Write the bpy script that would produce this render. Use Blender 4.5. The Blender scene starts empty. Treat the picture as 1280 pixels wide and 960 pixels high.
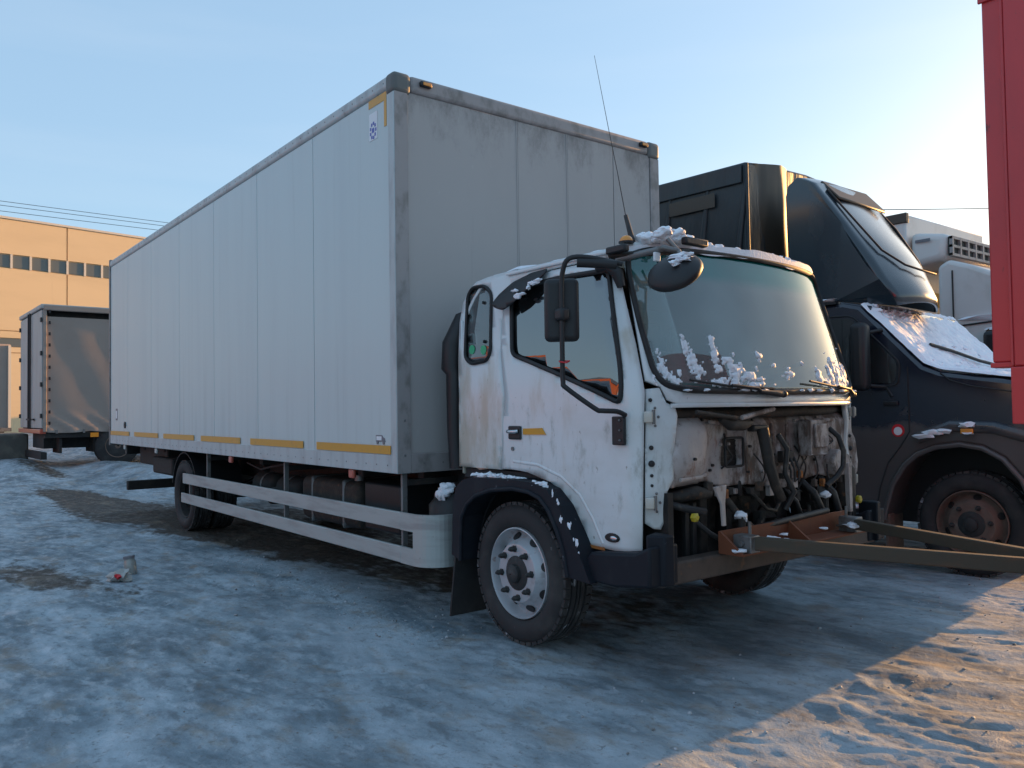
import bpy, bmesh, math, random
import numpy as np
from mathutils import Vector, Matrix, noise as mn
from mathutils.geometry import delaunay_2d_cdt
R = math.radians; PI = math.pi
rnd = random.Random(7)
scene = bpy.context.scene
col = scene.collection

# ---------------------------------------------------------------- camera, sky, sun, exposure
YAW, PITCH, ROLL, FPX = 2.4770, 0.0303, -0.0149, 1013.73
def cam_axes():
    cy, sy, cp, sp = math.cos(YAW), math.sin(YAW), math.cos(PITCH), math.sin(PITCH)
    F = Vector((cy*cp, sy*cp, sp)); Rt = Vector((sy, -cy, 0)); U = Rt.cross(F)
    c, s = math.cos(ROLL), math.sin(ROLL)
    return c*Rt + s*U, -s*Rt + c*U, F
r_, u_, f_ = cam_axes()
cd = bpy.data.cameras.new('camera'); cam = bpy.data.objects.new('camera', cd); col.objects.link(cam)
cam.matrix_world = Matrix(((r_.x, u_.x, -f_.x, 4.6839), (r_.y, u_.y, -f_.y, -2.7021), (r_.z, u_.z, -f_.z, 1.3674), (0, 0, 0, 1)))
cd.sensor_width = 36; cd.lens = 36*FPX/1280; cd.clip_start = 0.05; cd.clip_end = 6000
scene.camera = cam

SUN_AZ, SUN_EL = R(90.0), R(8.0)      # measured from +X towards +Y
world = bpy.data.worlds.new('World'); scene.world = world; world.use_nodes = True
wt = world.node_tree; wt.nodes.clear()
wo = wt.nodes.new('ShaderNodeOutputWorld'); bg = wt.nodes.new('ShaderNodeBackground')
sky = wt.nodes.new('ShaderNodeTexSky'); sky.sky_type = 'NISHITA'; sky.sun_disc = False
sky.sun_elevation = SUN_EL; sky.sun_rotation = R(90) - SUN_AZ
sky.air_density = 1.0; sky.dust_density = 1.7; sky.ozone_density = 1.6; sky.altitude = 100
bg.inputs['Strength'].default_value = 0.15
# thin high cloud: a soft streaky veil
tc = wt.nodes.new('ShaderNodeTexCoord'); mp = wt.nodes.new('ShaderNodeMapping')
mp.inputs['Scale'].default_value = (1.2, 1.2, 9.0); mp.inputs['Rotation'].default_value = (R(8), R(7), 0)
nz = wt.nodes.new('ShaderNodeTexNoise'); nz.inputs['Scale'].default_value = 1.6; nz.inputs['Detail'].default_value = 6
rp = wt.nodes.new('ShaderNodeMapRange'); rp.inputs['From Min'].default_value = 0.50; rp.inputs['From Max'].default_value = 0.78
rp.inputs['To Max'].default_value = 0.05
mx = wt.nodes.new('ShaderNodeMix'); mx.data_type = 'RGBA'; mx.inputs['B'].default_value = (5.2, 4.9, 4.6, 1)
wt.links.new(tc.outputs['Generated'], mp.inputs['Vector']); wt.links.new(mp.outputs['Vector'], nz.inputs['Vector'])
wt.links.new(nz.outputs['Fac'], rp.inputs['Value']); wt.links.new(rp.outputs['Result'], mx.inputs['Factor'])
veil = wt.nodes.new('ShaderNodeMix'); veil.data_type = 'RGBA'; veil.inputs['Factor'].default_value = 0.52
veil.inputs['B'].default_value = (2.05, 3.15, 4.4, 1)          # thin pale haze high up
wt.links.new(sky.outputs['Color'], veil.inputs['A']); wt.links.new(veil.outputs['Result'], mx.inputs['A']); wt.links.new(mx.outputs['Result'], bg.inputs['Color'])
wt.links.new(bg.outputs['Background'], wo.inputs['Surface'])

sd = bpy.data.lights.new('sun', 'SUN'); sun = bpy.data.objects.new('sun', sd); col.objects.link(sun)
sd.energy = 5.0; sd.angle = R(0.5); sd.color = (1.0, 0.50, 0.16)
sv = Vector((math.cos(SUN_EL)*math.cos(SUN_AZ), math.cos(SUN_EL)*math.sin(SUN_AZ), math.sin(SUN_EL)))
sun.rotation_euler = sv.to_track_quat('Z', 'Y').to_euler(); sun.location = sv*50

vs = scene.view_settings; vs.view_transform = 'Standard'; vs.look = 'None'; vs.exposure = 0.80; vs.gamma = 1.0
scene.cycles.max_bounces = 8; scene.cycles.transparent_max_bounces = 16
scene.cycles.use_denoising = True

# ---------------------------------------------------------------- materials
MATS = {}
def mat(name, base, rough=0.5, metal=0.0, layers=(), bump=None, coat=0.0, spec=0.5, emit=None, sheen=0):
    m = bpy.data.materials.new(name); m.use_nodes = True; t = m.node_tree; N = t.nodes; L = t.links
    p = N['Principled BSDF']
    p.inputs['Metallic'].default_value = metal; p.inputs['Coat Weight'].default_value = coat
    p.inputs['Coat Roughness'].default_value = 0.15; p.inputs['Specular IOR Level'].default_value = spec
    co = N.new('ShaderNodeTexCoord').outputs['Object']
    rgb = N.new('ShaderNodeRGB'); rgb.outputs[0].default_value = (*base, 1); cur = rgb.outputs[0]
    rv = N.new('ShaderNodeValue'); rv.outputs[0].default_value = rough; rcur = rv.outputs[0]
    for i, l in enumerate(layers):
        mpn = N.new('ShaderNodeMapping'); s = l.get('s', 3); s = s if isinstance(s, tuple) else (s, s, s)
        mpn.inputs['Scale'].default_value = s; mpn.inputs['Location'].default_value = (3.1*i, 1.7*i, 0.9*i)
        L.new(co, mpn.inputs['Vector'])
        n = N.new('ShaderNodeTexNoise'); n.inputs['Scale'].default_value = 1; n.inputs['Detail'].default_value = l.get('d', 6)
        n.inputs['Roughness'].default_value = l.get('nr', 0.6)
        L.new(mpn.outputs['Vector'], n.inputs['Vector'])
        mr = N.new('ShaderNodeMapRange'); mr.interpolation_type = 'SMOOTHSTEP'
        mr.inputs['From Min'].default_value = l.get('lo', 0.45); mr.inputs['From Max'].default_value = l.get('hi', 0.65)
        mr.inputs['To Max'].default_value = l.get('amt', 1.0); src = n.outputs['Fac']
        facs = []
        for (a, v0, v1, k) in l.get('bias', ()):     # bias: shifts the noise threshold along an axis
            sx = N.new('ShaderNodeSeparateXYZ'); L.new(co, sx.inputs[0])
            b = N.new('ShaderNodeMapRange'); b.inputs['From Min'].default_value = v0; b.inputs['From Max'].default_value = v1
            b.inputs['To Max'].default_value = k; L.new(sx.outputs['XYZ'.index(a)], b.inputs['Value'])
            ad = N.new('ShaderNodeMath'); ad.operation = 'ADD'; L.new(src, ad.inputs[0]); L.new(b.outputs[0], ad.inputs[1]); src = ad.outputs[0]
        L.new(src, mr.inputs['Value']); fac = mr.outputs[0]
        mixn = N.new('ShaderNodeMix'); mixn.data_type = 'RGBA'; mixn.inputs['B'].default_value = (*l['c'], 1)
        L.new(fac, mixn.inputs['Factor']); L.new(cur, mixn.inputs['A']); cur = mixn.outputs['Result']
        if 'rough' in l:
            mr2 = N.new('ShaderNodeMix'); mr2.data_type = 'FLOAT'; mr2.inputs['B'].default_value = l['rough']
            L.new(fac, mr2.inputs['Factor']); L.new(rcur, mr2.inputs['A']); rcur = mr2.outputs['Result']
    L.new(cur, p.inputs['Base Color']); L.new(rcur, p.inputs['Roughness'])
    if bump:
        mpn = N.new('ShaderNodeMapping'); s = bump[0]; s = s if isinstance(s, tuple) else (s, s, s)
        mpn.inputs['Scale'].default_value = s; L.new(co, mpn.inputs['Vector'])
        n = N.new('ShaderNodeTexNoise'); n.inputs['Scale'].default_value = 1; n.inputs['Detail'].default_value = 5
        L.new(mpn.outputs['Vector'], n.inputs['Vector'])
        b = N.new('ShaderNodeBump'); b.inputs['Strength'].default_value = bump[1]; b.inputs['Distance'].default_value = bump[2]
        L.new(n.outputs['Fac'], b.inputs['Height']); L.new(b.outputs['Normal'], p.inputs['Normal'])
    if emit:
        p.inputs['Emission Color'].default_value = (*emit[0], 1); p.inputs['Emission Strength'].default_value = emit[1]
    m.diffuse_color = (*base, 1); MATS[name] = m
    return m
def glassmat(name, tint, refl=0.06, dust=0.1, dustc=(0.5, 0.55, 0.57), band=None, rough=0.02):
    m = bpy.data.materials.new(name); m.use_nodes = True; t = m.node_tree; N = t.nodes; L = t.links; N.clear()
    out = N.new('ShaderNodeOutputMaterial'); tr = N.new('ShaderNodeBsdfTransparent'); gl = N.new('ShaderNodeBsdfGlossy')
    df = N.new('ShaderNodeBsdfDiffuse'); fr = N.new('ShaderNodeFresnel'); fr.inputs['IOR'].default_value = 1.55
    gl.inputs['Roughness'].default_value = rough; tr.inputs['Color'].default_value = (*tint, 1); df.inputs['Color'].default_value = (*dustc, 1)
    co = N.new('ShaderNodeTexCoord').outputs['Object']
    n = N.new('ShaderNodeTexNoise'); n.inputs['Scale'].default_value = 2.5; n.inputs['Detail'].default_value = 5; L.new(co, n.inputs['Vector'])
    mr = N.new('ShaderNodeMapRange'); mr.inputs['From Min'].default_value = 0.3; mr.inputs['From Max'].default_value = 0.75
    mr.inputs['To Min'].default_value = dust*0.6; mr.inputs['To Max'].default_value = dust*1.4; L.new(n.outputs['Fac'], mr.inputs['Value'])
    m1 = N.new('ShaderNodeMixShader'); m2 = N.new('ShaderNodeMixShader')
    ad = N.new('ShaderNodeMath'); ad.operation = 'ADD'; ad.inputs[1].default_value = refl; ad.use_clamp = True; L.new(fr.outputs[0], ad.inputs[0])
    L.new(mr.outputs[0], m1.inputs[0]); L.new(tr.outputs[0], m1.inputs[1]); L.new(df.outputs[0], m1.inputs[2])
    if band:                                     # tinted sun strip along the top of the pane
        sx = N.new('ShaderNodeSeparateXYZ'); L.new(co, sx.inputs[0])
        bm_ = N.new('ShaderNodeMapRange'); bm_.interpolation_type = 'SMOOTHSTEP'
        bm_.inputs['From Min'].default_value = band[0]; bm_.inputs['From Max'].default_value = band[1]
        L.new(sx.outputs['Z'], bm_.inputs['Value'])
        for nd, c0, c1 in ((tr, tint, band[2]), (df, dustc, band[3])):
            mc = N.new('ShaderNodeMix'); mc.data_type = 'RGBA'; mc.inputs['A'].default_value = (*c0, 1); mc.inputs['B'].default_value = (*c1, 1)
            L.new(bm_.outputs[0], mc.inputs['Factor']); L.new(mc.outputs['Result'], nd.inputs['Color'])
    L.new(ad.outputs[0], m2.inputs[0]); L.new(m1.outputs[0], m2.inputs[1]); L.new(gl.outputs[0], m2.inputs[2])
    L.new(m2.outputs[0], out.inputs['Surface']); MATS[name] = m
    return m

BR = (0.10, 0.075, 0.055); BLK = (0.015, 0.015, 0.016)
mat('cab_white', (0.66, 0.70, 0.71), 0.32, coat=0.3, layers=[
    dict(c=(0.44, 0.41, 0.35), s=(1.6, 1.6, 3), lo=0.50, hi=0.85, amt=0.5, rough=0.6, bias=[('Z', 1.5, 0.7, 0.16)]),
    dict(c=(0.22, 0.22, 0.17), s=(8, 8, 3.2), lo=0.62, hi=0.84, amt=0.7, rough=0.7, d=9, nr=.75, bias=[('Z', 1.60, 1.25, 0.12), ('Z', 0.95, 0.75, -0.04), ('Z', 1.62, 1.72, -0.5)]),
    dict(c=(0.16, 0.12, 0.08), s=(30, 30, 16), lo=0.68, hi=0.74, amt=0.6, d=3),
    dict(c=(0.42, 0.36, 0.25), s=(4, 4, 1.2), lo=0.52, hi=0.75, amt=0.7, bias=[('X', 1.0, 0.55, 0.14), ('Z', 1.75, 1.9, -0.5)])])
mat('cab_inner', (0.42, 0.375, 0.355), 0.6, layers=[
    dict(c=(0.095, 0.058, 0.04), s=(5.5, 5.5, 2.6), lo=0.43, hi=0.58, amt=0.9, rough=0.8, d=9, nr=.7, bias=[('Y', .80, .62, -.13)]),
    dict(c=(0.22, 0.085, 0.04), s=(11, 11, 3), lo=0.55, hi=0.68, amt=0.7, d=8, nr=.7),
    dict(c=(0.04, 0.032, 0.028), s=(6, 6, 6), lo=0.56, hi=0.72, amt=0.8, d=9, nr=.75),
    dict(c=(0.58, 0.57, 0.58), s=(5, 5, 3), lo=0.60, hi=0.68, amt=0.6, d=6)], bump=(9, 0.5, 0.02))
mat('box_side_white', (0.52, 0.585, 0.58), 0.38, coat=0.1, layers=[
    dict(c=(0.42, 0.46, 0.48), s=(3.5, 3.5, 0.25), lo=0.40, hi=0.8, amt=0.25, rough=0.5),
    dict(c=(0.30, 0.32, 0.30), s=(14, 14, 0.5), lo=0.55, hi=0.9, amt=0.30, bias=[('Z', 1.9, 1.0, 0.13)], rough=0.6)])
mat('box_front_grimy', (0.37, 0.35, 0.34), 0.6, layers=[
    dict(c=(0.31, 0.29, 0.28), s=(1.0, 1.0, 0.5), lo=0.35, hi=0.75, amt=0.4),
    dict(c=(0.085, 0.08, 0.075), s=(4, 4, 2.2), lo=0.62, hi=1.0, amt=0.75, d=10, nr=.75, bias=[('Z', 3.0, 3.55, 0.30), ('Y', 2.0, 2.6, 0.10), ('Y', 0.3, 0.05, 0.05)]),
    dict(c=(0.10, 0.09, 0.08), s=(16, 16, 0.7), lo=0.62, hi=0.9, amt=0.35, bias=[('Z', 3.2, 3.5, 0.12)]),
    dict(c=(0.45, 0.45, 0.46), s=(22, 22, 9), lo=0.66, hi=0.72, amt=0.25)])
mat('aluminium_trim', (0.46, 0.50, 0.50), 0.5, 0.15, layers=[
    dict(c=(0.34, 0.34, 0.34), s=(7, 7, 2), lo=0.45, hi=0.7, amt=0.7, rough=0.6),
    dict(c=(0.12, 0.11, 0.10), s=(14, 14, 5), lo=0.62, hi=0.8, amt=0.6, bias=[('Z', 3.45, 3.6, 0.05)])])
mat('trim_grimy', (0.31, 0.285, 0.28), 0.6, 0.1, layers=[
    dict(c=(0.16, 0.15, 0.14), s=(7, 7, 5), lo=0.45, hi=0.7, amt=0.8)])
mat('corner_cap', (0.12, 0.125, 0.12), 0.55, layers=[dict(c=(0.25, 0.25, 0.24), s=8, lo=.5, hi=.8, amt=.5)])
mat('seam_dark', (0.10, 0.10, 0.10), 0.8)
mat('amber_tape', (0.62, 0.30, 0.03), 0.35, layers=[dict(c=(0.35, 0.22, 0.08), s=(12, 12, 12), lo=0.5, hi=0.8, amt=0.6)])
mat('amber_lens', (0.75, 0.28, 0.03), 0.2, coat=0.5)
mat('red_lens', (0.5, 0.10, 0.06), 0.3, coat=0.5)
mat('white_lens', (0.55, 0.55, 0.52), 0.3, coat=0.5)
mat('black_plastic', (0.012, 0.013, 0.015), 0.5, layers=[
    dict(c=(0.035, 0.035, 0.038), s=(6, 6, 6), lo=0.5, hi=0.8, amt=0.6, rough=0.8)], bump=(60, 0.15, 0.005))
mat('fender_plastic', (0.010, 0.013, 0.019), 0.6, spec=0.25, layers=[
    dict(c=(0.04, 0.042, 0.046), s=(5, 5, 5), lo=0.5, hi=0.8, amt=0.6, rough=0.8),
    dict(c=(0.30, 0.31, 0.33), s=(18, 18, 18), lo=0.66, hi=0.76, amt=0.4, rough=0.9)])
mat('gasket', BLK, 0.6)
mat('rubber', (0.022, 0.021, 0.022), 0.75, layers=[
    dict(c=(0.075, 0.070, 0.065), s=(5, 5, 5), lo=0.42, hi=0.75, amt=0.6, rough=0.9),
    dict(c=(0.26, 0.27, 0.29), s=(15, 34, 15), lo=0.66, hi=0.76, amt=0.4, rough=0.9, d=8)], bump=(70, 0.2, 0.004))
mat('tread_rubber', (0.024, 0.023, 0.024), 0.8, layers=[
    dict(c=(0.095, 0.09, 0.085), s=(7, 10, 7), lo=0.42, hi=0.7, amt=0.6, rough=0.9),
    dict(c=(0.55, 0.57, 0.62), s=(10, 22, 10), lo=0.60, hi=0.70, amt=0.55, rough=0.9, d=9)], bump=(60, 0.3, 0.006))
mat('rim_silver', (0.46, 0.48, 0.50), 0.42, 0.35, layers=[
    dict(c=(0.14, 0.13, 0.12), s=(9, 9, 9), lo=0.52, hi=0.76, amt=0.75, rough=0.8),
    dict(c=(0.18, 0.08, 0.04), s=(14, 14, 14), lo=0.64, hi=0.74, amt=0.6, rough=0.9)])
mat('hub_grime', (0.028, 0.028, 0.028), 0.7, layers=[dict(c=(0.085, 0.08, 0.075), s=20, lo=0.5, hi=0.75, amt=0.6)], bump=(40, .4, .006))
mat('rim_rusty', (0.15, 0.10, 0.078), 0.75, layers=[dict(c=(0.085, 0.06, 0.048), s=10, lo=0.45, hi=0.7, amt=0.7),
    dict(c=(0.22, 0.18, 0.15), s=14, lo=0.6, hi=0.75, amt=0.5)])
mat('chassis_black', (0.014, 0.013, 0.013), 0.7, layers=[
    dict(c=(0.045, 0.037, 0.03), s=(5, 5, 5), lo=0.45, hi=0.7, amt=0.7, rough=0.85)], bump=(25, .4, .01))
mat('engine_grime', (0.026, 0.023, 0.02), 0.7, layers=[
    dict(c=(0.085, 0.065, 0.05), s=(12, 12, 12), lo=0.45, hi=0.7, amt=0.8, rough=0.9),
    dict(c=(0.18, 0.08, 0.035), s=(18, 18, 18), lo=0.60, hi=0.72, amt=0.7)], bump=(40, .5, .01))
mat('hose_rubber', (0.02, 0.02, 0.021), 0.55, layers=[dict(c=(0.10, 0.085, 0.07), s=14, lo=0.5, hi=0.75, amt=0.7)])
mat('bumper_brown', (0.085, 0.062, 0.050), 0.75, layers=[
    dict(c=(0.04, 0.032, 0.028), s=(6, 6, 6), lo=0.45, hi=0.7, amt=0.8),
    dict(c=(0.20, 0.09, 0.04), s=(14, 14, 14), lo=0.6, hi=0.75, amt=0.6)], bump=(30, .3, .005))
mat('rust_orange', (0.17, 0.05, 0.02), 0.75, layers=[
    dict(c=(0.11, 0.045, 0.025), s=(7, 7, 7), lo=0.45, hi=0.7, amt=0.8),
    dict(c=(0.10, 0.06, 0.045), s=(16, 16, 16), lo=0.6, hi=0.75, amt=0.7)], bump=(30, .3, .005))
mat('towbar_olive', (0.060, 0.050, 0.034), 0.7, layers=[
    dict(c=(0.12, 0.06, 0.032), s=(4, 4, 9), lo=0.5, hi=0.7, amt=0.7),
    dict(c=(0.05, 0.045, 0.035), s=(11, 11, 11), lo=0.55, hi=0.72, amt=0.7)], bump=(30, .3, .005))
mat('guard_alu', (0.40, 0.425, 0.41), 0.5, 0.3, layers=[
    dict(c=(0.30, 0.29, 0.28), s=(2, 2, 14), lo=0.42, hi=0.7, amt=0.8, rough=0.65),
    dict(c=(0.16, 0.15, 0.14), s=(26, 26, 26), lo=0.64, hi=0.74, amt=0.5)])
mat('steel_grey', (0.20, 0.20, 0.20), 0.5, 0.5, layers=[dict(c=(0.10, 0.07, 0.05), s=12, lo=0.5, hi=0.7, amt=0.7)])
mat('rust_edge', (0.36, 0.13, 0.03), 0.8, layers=[dict(c=(0.16, 0.06, 0.03), s=40, lo=0.5, hi=0.65, amt=0.8)])
mat('chrome', (0.6, 0.62, 0.64), 0.25, 0.9)
mat('dirty_ice', (0.40, 0.43, 0.46), 0.5, layers=[dict(c=(0.16, 0.15, 0.14), s=9, lo=.45, hi=.6, amt=.9)])
mat('snow', (0.82, 0.85, 0.90), 0.7, spec=0.3, bump=(70, .5, .01))
mat('snow_crust', (0.80, 0.83, 0.88), 0.6, spec=0.4, layers=[dict(c=(0.48, 0.46, 0.44), s=25, lo=0.6, hi=0.75, amt=0.5)], bump=(60, .6, .012))
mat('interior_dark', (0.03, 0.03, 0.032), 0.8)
mat('interior_grey', (0.20, 0.20, 0.20), 0.7)
mat('interior_beige', (0.33, 0.30, 0.25), 0.8)
mat('seat_brown', (0.16, 0.085, 0.045), 0.9)
mat('green_sticker', (0.02, 0.42, 0.20), 0.4); mat('blue_print', (0.10, 0.13, 0.42), 0.5)
mat('sticker_white', (0.72, 0.74, 0.76), 0.4); mat('print_grey', (0.16, 0.16, 0.18), 0.5)
mat('red_paint', (0.54, 0.038, 0.042), 0.42, coat=0.2, layers=[
    dict(c=(0.32, 0.024, 0.032), s=(2, 2, 1), lo=0.4, hi=0.75, amt=0.6),
    dict(c=(0.10, 0.02, 0.02), s=(16, 16, 7), lo=0.66, hi=0.72, amt=0.8, d=8),
    dict(c=(0.10, 0.05, 0.04), s=(40, 40, 22), lo=0.70, hi=0.74, amt=0.8)])
mat('red_plain', (0.6, 0.02, 0.03), 0.4)
mat('yellow_cap', (0.42, 0.33, 0.02), 0.4)
mat('navy_paint', (0.011, 0.016, 0.030), 0.16, coat=0.8, layers=[
    dict(c=(0.085, 0.072, 0.066), s=(1.6, 1.6, 1.6), lo=0.60, hi=0.72, amt=0.85, rough=0.8, bias=[('Z', 1.24, 1.10, 0.30)]),
    dict(c=(0.05, 0.05, 0.05), s=(12, 12, 12), lo=0.5, hi=0.8, amt=0.35, rough=0.5)])
mat('navy_fairing', (0.012, 0.024, 0.034), 0.22, coat=0.7, layers=[
    dict(c=(0.07, 0.08, 0.085), s=(3, 3, 2), lo=0.5, hi=0.8, amt=0.35, rough=0.5)])
mat('tarp_dark', (0.018, 0.026, 0.032), 0.50, layers=[
    dict(c=(0.045, 0.045, 0.04), s=(3, 3, 1), lo=0.5, hi=0.8, amt=0.6)], bump=((2.2, 2.2, 0.6), 0.55, 0.12))
mat('tarp_brown', (0.05, 0.038, 0.027), 0.5, layers=[
    dict(c=(0.05, 0.04, 0.03), s=(3, 3, 1), lo=0.5, hi=0.8, amt=0.6)], bump=((1.6, 1.6, 0.5), 0.15, 0.04))
mat('tarp_grey', (0.31, 0.25, 0.215), 0.75, layers=[
    dict(c=(0.27, 0.20, 0.165), s=(1.2, 1.2, 1.2), lo=0.4, hi=0.8, amt=0.7)], bump=((1.5, 1.5, 0.8), 0.15, 0.03))
mat('door_grey', (0.40, 0.40, 0.38), 0.5, layers=[dict(c=(0.30, 0.27, 0.24), s=(3, 3, 1), lo=0.45, hi=0.75, amt=0.7)])
mat('reefer_white', (0.62, 0.60, 0.58), 0.4, layers=[dict(c=(0.42, 0.38, 0.34), s=(2, 2, 2), lo=0.45, hi=0.75, amt=0.6)])
mat('grille_dark', (0.02, 0.02, 0.018), 0.6)
mat('warning_yellow', (0.75, 0.42, 0.03), 0.5)
mat('wall_ochre', (0.80, 0.59, 0.34), 0.75, layers=[
    dict(c=(0.70, 0.51, 0.29), s=(0.12, 0.12, 0.5), lo=0.4, hi=0.7, amt=0.6),
    dict(c=(0.40, 0.26, 0.13), s=(1.5, 1.5, 0.2), lo=0.62, hi=0.8, amt=0.4)])
mat('trim_cream', (0.70, 0.62, 0.50), 0.6)
mat('window_far', (0.13, 0.14, 0.13), 0.25)
mat('concrete_dark', (0.10, 0.095, 0.085), 0.9, layers=[dict(c=(0.17, 0.16, 0.13), s=4, lo=.4, hi=.7, amt=.7)], bump=(12, .5, .02))
mat('wire', (0.02, 0.02, 0.02), 0.6)
mat('metal_red_wall', (0.34, 0.10, 0.05), 0.6)
mat('glass_bottle', (0.30, 0.30, 0.28), 0.25, coat=0.4)
glassmat('glass_side', (0.10, 0.11, 0.12), refl=0.20, dust=0.03)
glassmat('glass_windscreen', (0.62, 0.68, 0.66), refl=0.08, dust=0.22, dustc=(0.52, 0.68, 0.66), band=(2.02, 2.10, (0.02, 0.30, 0.28), (0.02, 0.50, 0.45)))
glassmat('glass_dark', (0.05, 0.055, 0.06), refl=0.04, dust=0.05)
glassmat('glass_quarter', (0.35, 0.38, 0.38), refl=0.10, dust=0.14)

# ---------------------------------------------------------------- mesh building
class MB:
    def __init__(s): s.v = []; s.f = []
    def add(s, vs, fs):
        o = len(s.v); s.v += [tuple(v) for v in vs]; s.f += [tuple(i+o for i in f) for f in fs]; return s
    def box(s, x0, x1, y0, y1, z0, z1):
        x0, x1 = min(x0, x1), max(x0, x1); y0, y1 = min(y0, y1), max(y0, y1); z0, z1 = min(z0, z1), max(z0, z1)
        return s.add([(x0,y0,z0),(x1,y0,z0),(x1,y1,z0),(x0,y1,z0),(x0,y0,z1),(x1,y0,z1),(x1,y1,z1),(x0,y1,z1)],
                     [(0,3,2,1),(4,5,6,7),(0,1,5,4),(1,2,6,5),(2,3,7,6),(3,0,4,7)])
    def prism(s, poly, ax, a, b):
        """polygon in the other two axes (x,z for ax=y; y,z for ax=x; x,y for ax=z) extruded from a to b"""
        def P(p, h): return {'x': (h, p[0], p[1]), 'y': (p[0], h, p[1]), 'z': (p[0], p[1], h)}[ax]
        n = len(poly); A = [P(p, a) for p in poly] + [P(p, b) for p in poly]
        return s.add(A, [tuple(range(n)), tuple(range(2*n-1, n-1, -1))] + [(i, i+n, (i+1) % n + n, (i+1) % n) for i in range(n)])
    def hexa(s, p): return s.add(p, [(0,3,2,1),(4,5,6,7),(0,1,5,4),(1,2,6,5),(2,3,7,6),(3,0,4,7)])
    def tube(s, pts, r, n=8, closed=False, caps=True):
        pts = [Vector(p) for p in pts]; m = len(pts); rs = r if isinstance(r, (list, tuple)) else [r]*m
        ring = []; up = None
        for i, p in enumerate(pts):
            a = pts[(i-1) % m] if (closed or i > 0) else p; b = pts[(i+1) % m] if (closed or i < m-1) else p
            t = (b-a).normalized()
            if up is None:
                up = Vector((0, 0, 1)) if abs(t.z) < .9 else Vector((1, 0, 0))
            sd_ = t.cross(up).normalized(); up = sd_.cross(t).normalized()
            ring.append([p + rs[i]*(math.cos(2*PI*k/n)*sd_ + math.sin(2*PI*k/n)*up) for k in range(n)])
        vs_ = [q for R_ in ring for q in R_]; fs = []
        for i in range(m if closed else m-1):
            j = (i+1) % m
            for k in range(n): fs.append((i*n+k, i*n+(k+1) % n, j*n+(k+1) % n, j*n+k))
        if not closed and caps: fs += [tuple(range(n-1, -1, -1)), tuple((m-1)*n+k for k in range(n))]
        return s.add(vs_, fs)
    def cyl(s, p0, p1, r0, r1=None, n=16): return s.tube([p0, p1], [r0, r1 if r1 is not None else r0], n)
    def lathe(s, prof, c, ax='y', n=32, a0=0, a1=2*PI):
        """prof: list of (h along ax, radius)"""
        full = abs(a1-a0-2*PI) < 1e-6; k = n if full else n+1; vs_ = []
        for i in range(k):
            a = a0+(a1-a0)*i/n; ca, sa = math.cos(a), math.sin(a)
            for h, r in prof:
                vs_.append({'y': (c[0]+r*ca, c[1]+h, c[2]+r*sa), 'x': (c[0]+h, c[1]+r*ca, c[2]+r*sa), 'z': (c[0]+r*ca, c[1]+r*sa, c[2]+h)}[ax])
        m = len(prof); fs = []
        for i in range(n):
            j = (i+1) % k
            for q in range(m-1): fs.append((i*m+q, j*m+q, j*m+q+1, i*m+q+1))
        return s.add(vs_, fs)
    def ball(s, c, r, seg=12, rings=8, top=False):
        rx, ry, rz = r if isinstance(r, tuple) else (r, r, r); vs_ = []; fs = []
        for i in range(rings+1):
            a = (PI/2 if top else PI)*i/rings
            for k in range(seg): b = 2*PI*k/seg; vs_.append((c[0]+rx*math.sin(a)*math.cos(b), c[1]+ry*math.sin(a)*math.sin(b), c[2]+rz*math.cos(a)))
        for i in range(rings):
            for k in range(seg): fs.append((i*seg+k, (i+1)*seg+k, (i+1)*seg+(k+1) % seg, i*seg+(k+1) % seg))
        return s.add(vs_, fs)
    def grid(s, fn, us, vs2):
        P = [fn(u, v) for u in us for v in vs2]; nv = len(vs2)
        return s.add(P, [(i*nv+j, (i+1)*nv+j, (i+1)*nv+j+1, i*nv+j+1) for i in range(len(us)-1) for j in range(nv-1)])
    def lump(s, c, r, seed=0, amp=.35, sub=2, floor=None):
        bm = bmesh.new(); bmesh.ops.create_icosphere(bm, subdivisions=sub, radius=1)
        o = Vector((seed*3.7, seed*1.3, seed*2.1)); vs_ = []
        for v in bm.verts:
            k = 1+amp*mn.noise(v.co*1.6+o)*1.6+amp*.5*mn.noise(v.co*4+o)
            q = [c[i]+v.co[i]*r[i]*k for i in range(3)]
            if floor is not None: q[2] = max(q[2], floor)
            vs_.append(q)
        fs = [tuple(v.index for v in f.verts) for f in bm.faces]; bm.free(); return s.add(vs_, fs)

def link(name, me, m, parent=None, bevel=0, smooth=None, loc=None, solid=None, seg=2):
    o = bpy.data.objects.new(name, me); col.objects.link(o)
    if m: me.materials.clear(); me.materials.append(MATS[m] if isinstance(m, str) else m)
    if parent is not None:
        o.parent = parent
        if parent.type == 'EMPTY' and 'off' in parent: o.location = -Vector(parent['off'])
    if loc is not None: o.location = loc
    if smooth is not None:
        for p in me.polygons: p.use_smooth = True
        me.set_sharp_from_angle(angle=R(smooth))
    if solid:
        sm = o.modifiers.new('solid', 'SOLIDIFY'); sm.thickness = solid; sm.offset = -1
    if bevel:
        b = o.modifiers.new('bevel', 'BEVEL'); b.width = bevel; b.segments = seg; b.limit_method = 'ANGLE'; b.angle_limit = R(35)
        if smooth is None:
            for p in me.polygons: p.use_smooth = True
            me.set_sharp_from_angle(angle=R(40))
    return o
def obj(name, mb, m, parent=None, **k):
    me = bpy.data.meshes.new(name); me.from_pydata([tuple(v) for v in mb.v], [], mb.f); me.validate()
    bm = bmesh.new(); bm.from_mesh(me)
    if not k.pop('keep', False): bmesh.ops.recalc_face_normals(bm, faces=bm.faces[:])
    bm.to_mesh(me); bm.free()
    return link(name, me, m, parent, **k)
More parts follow.
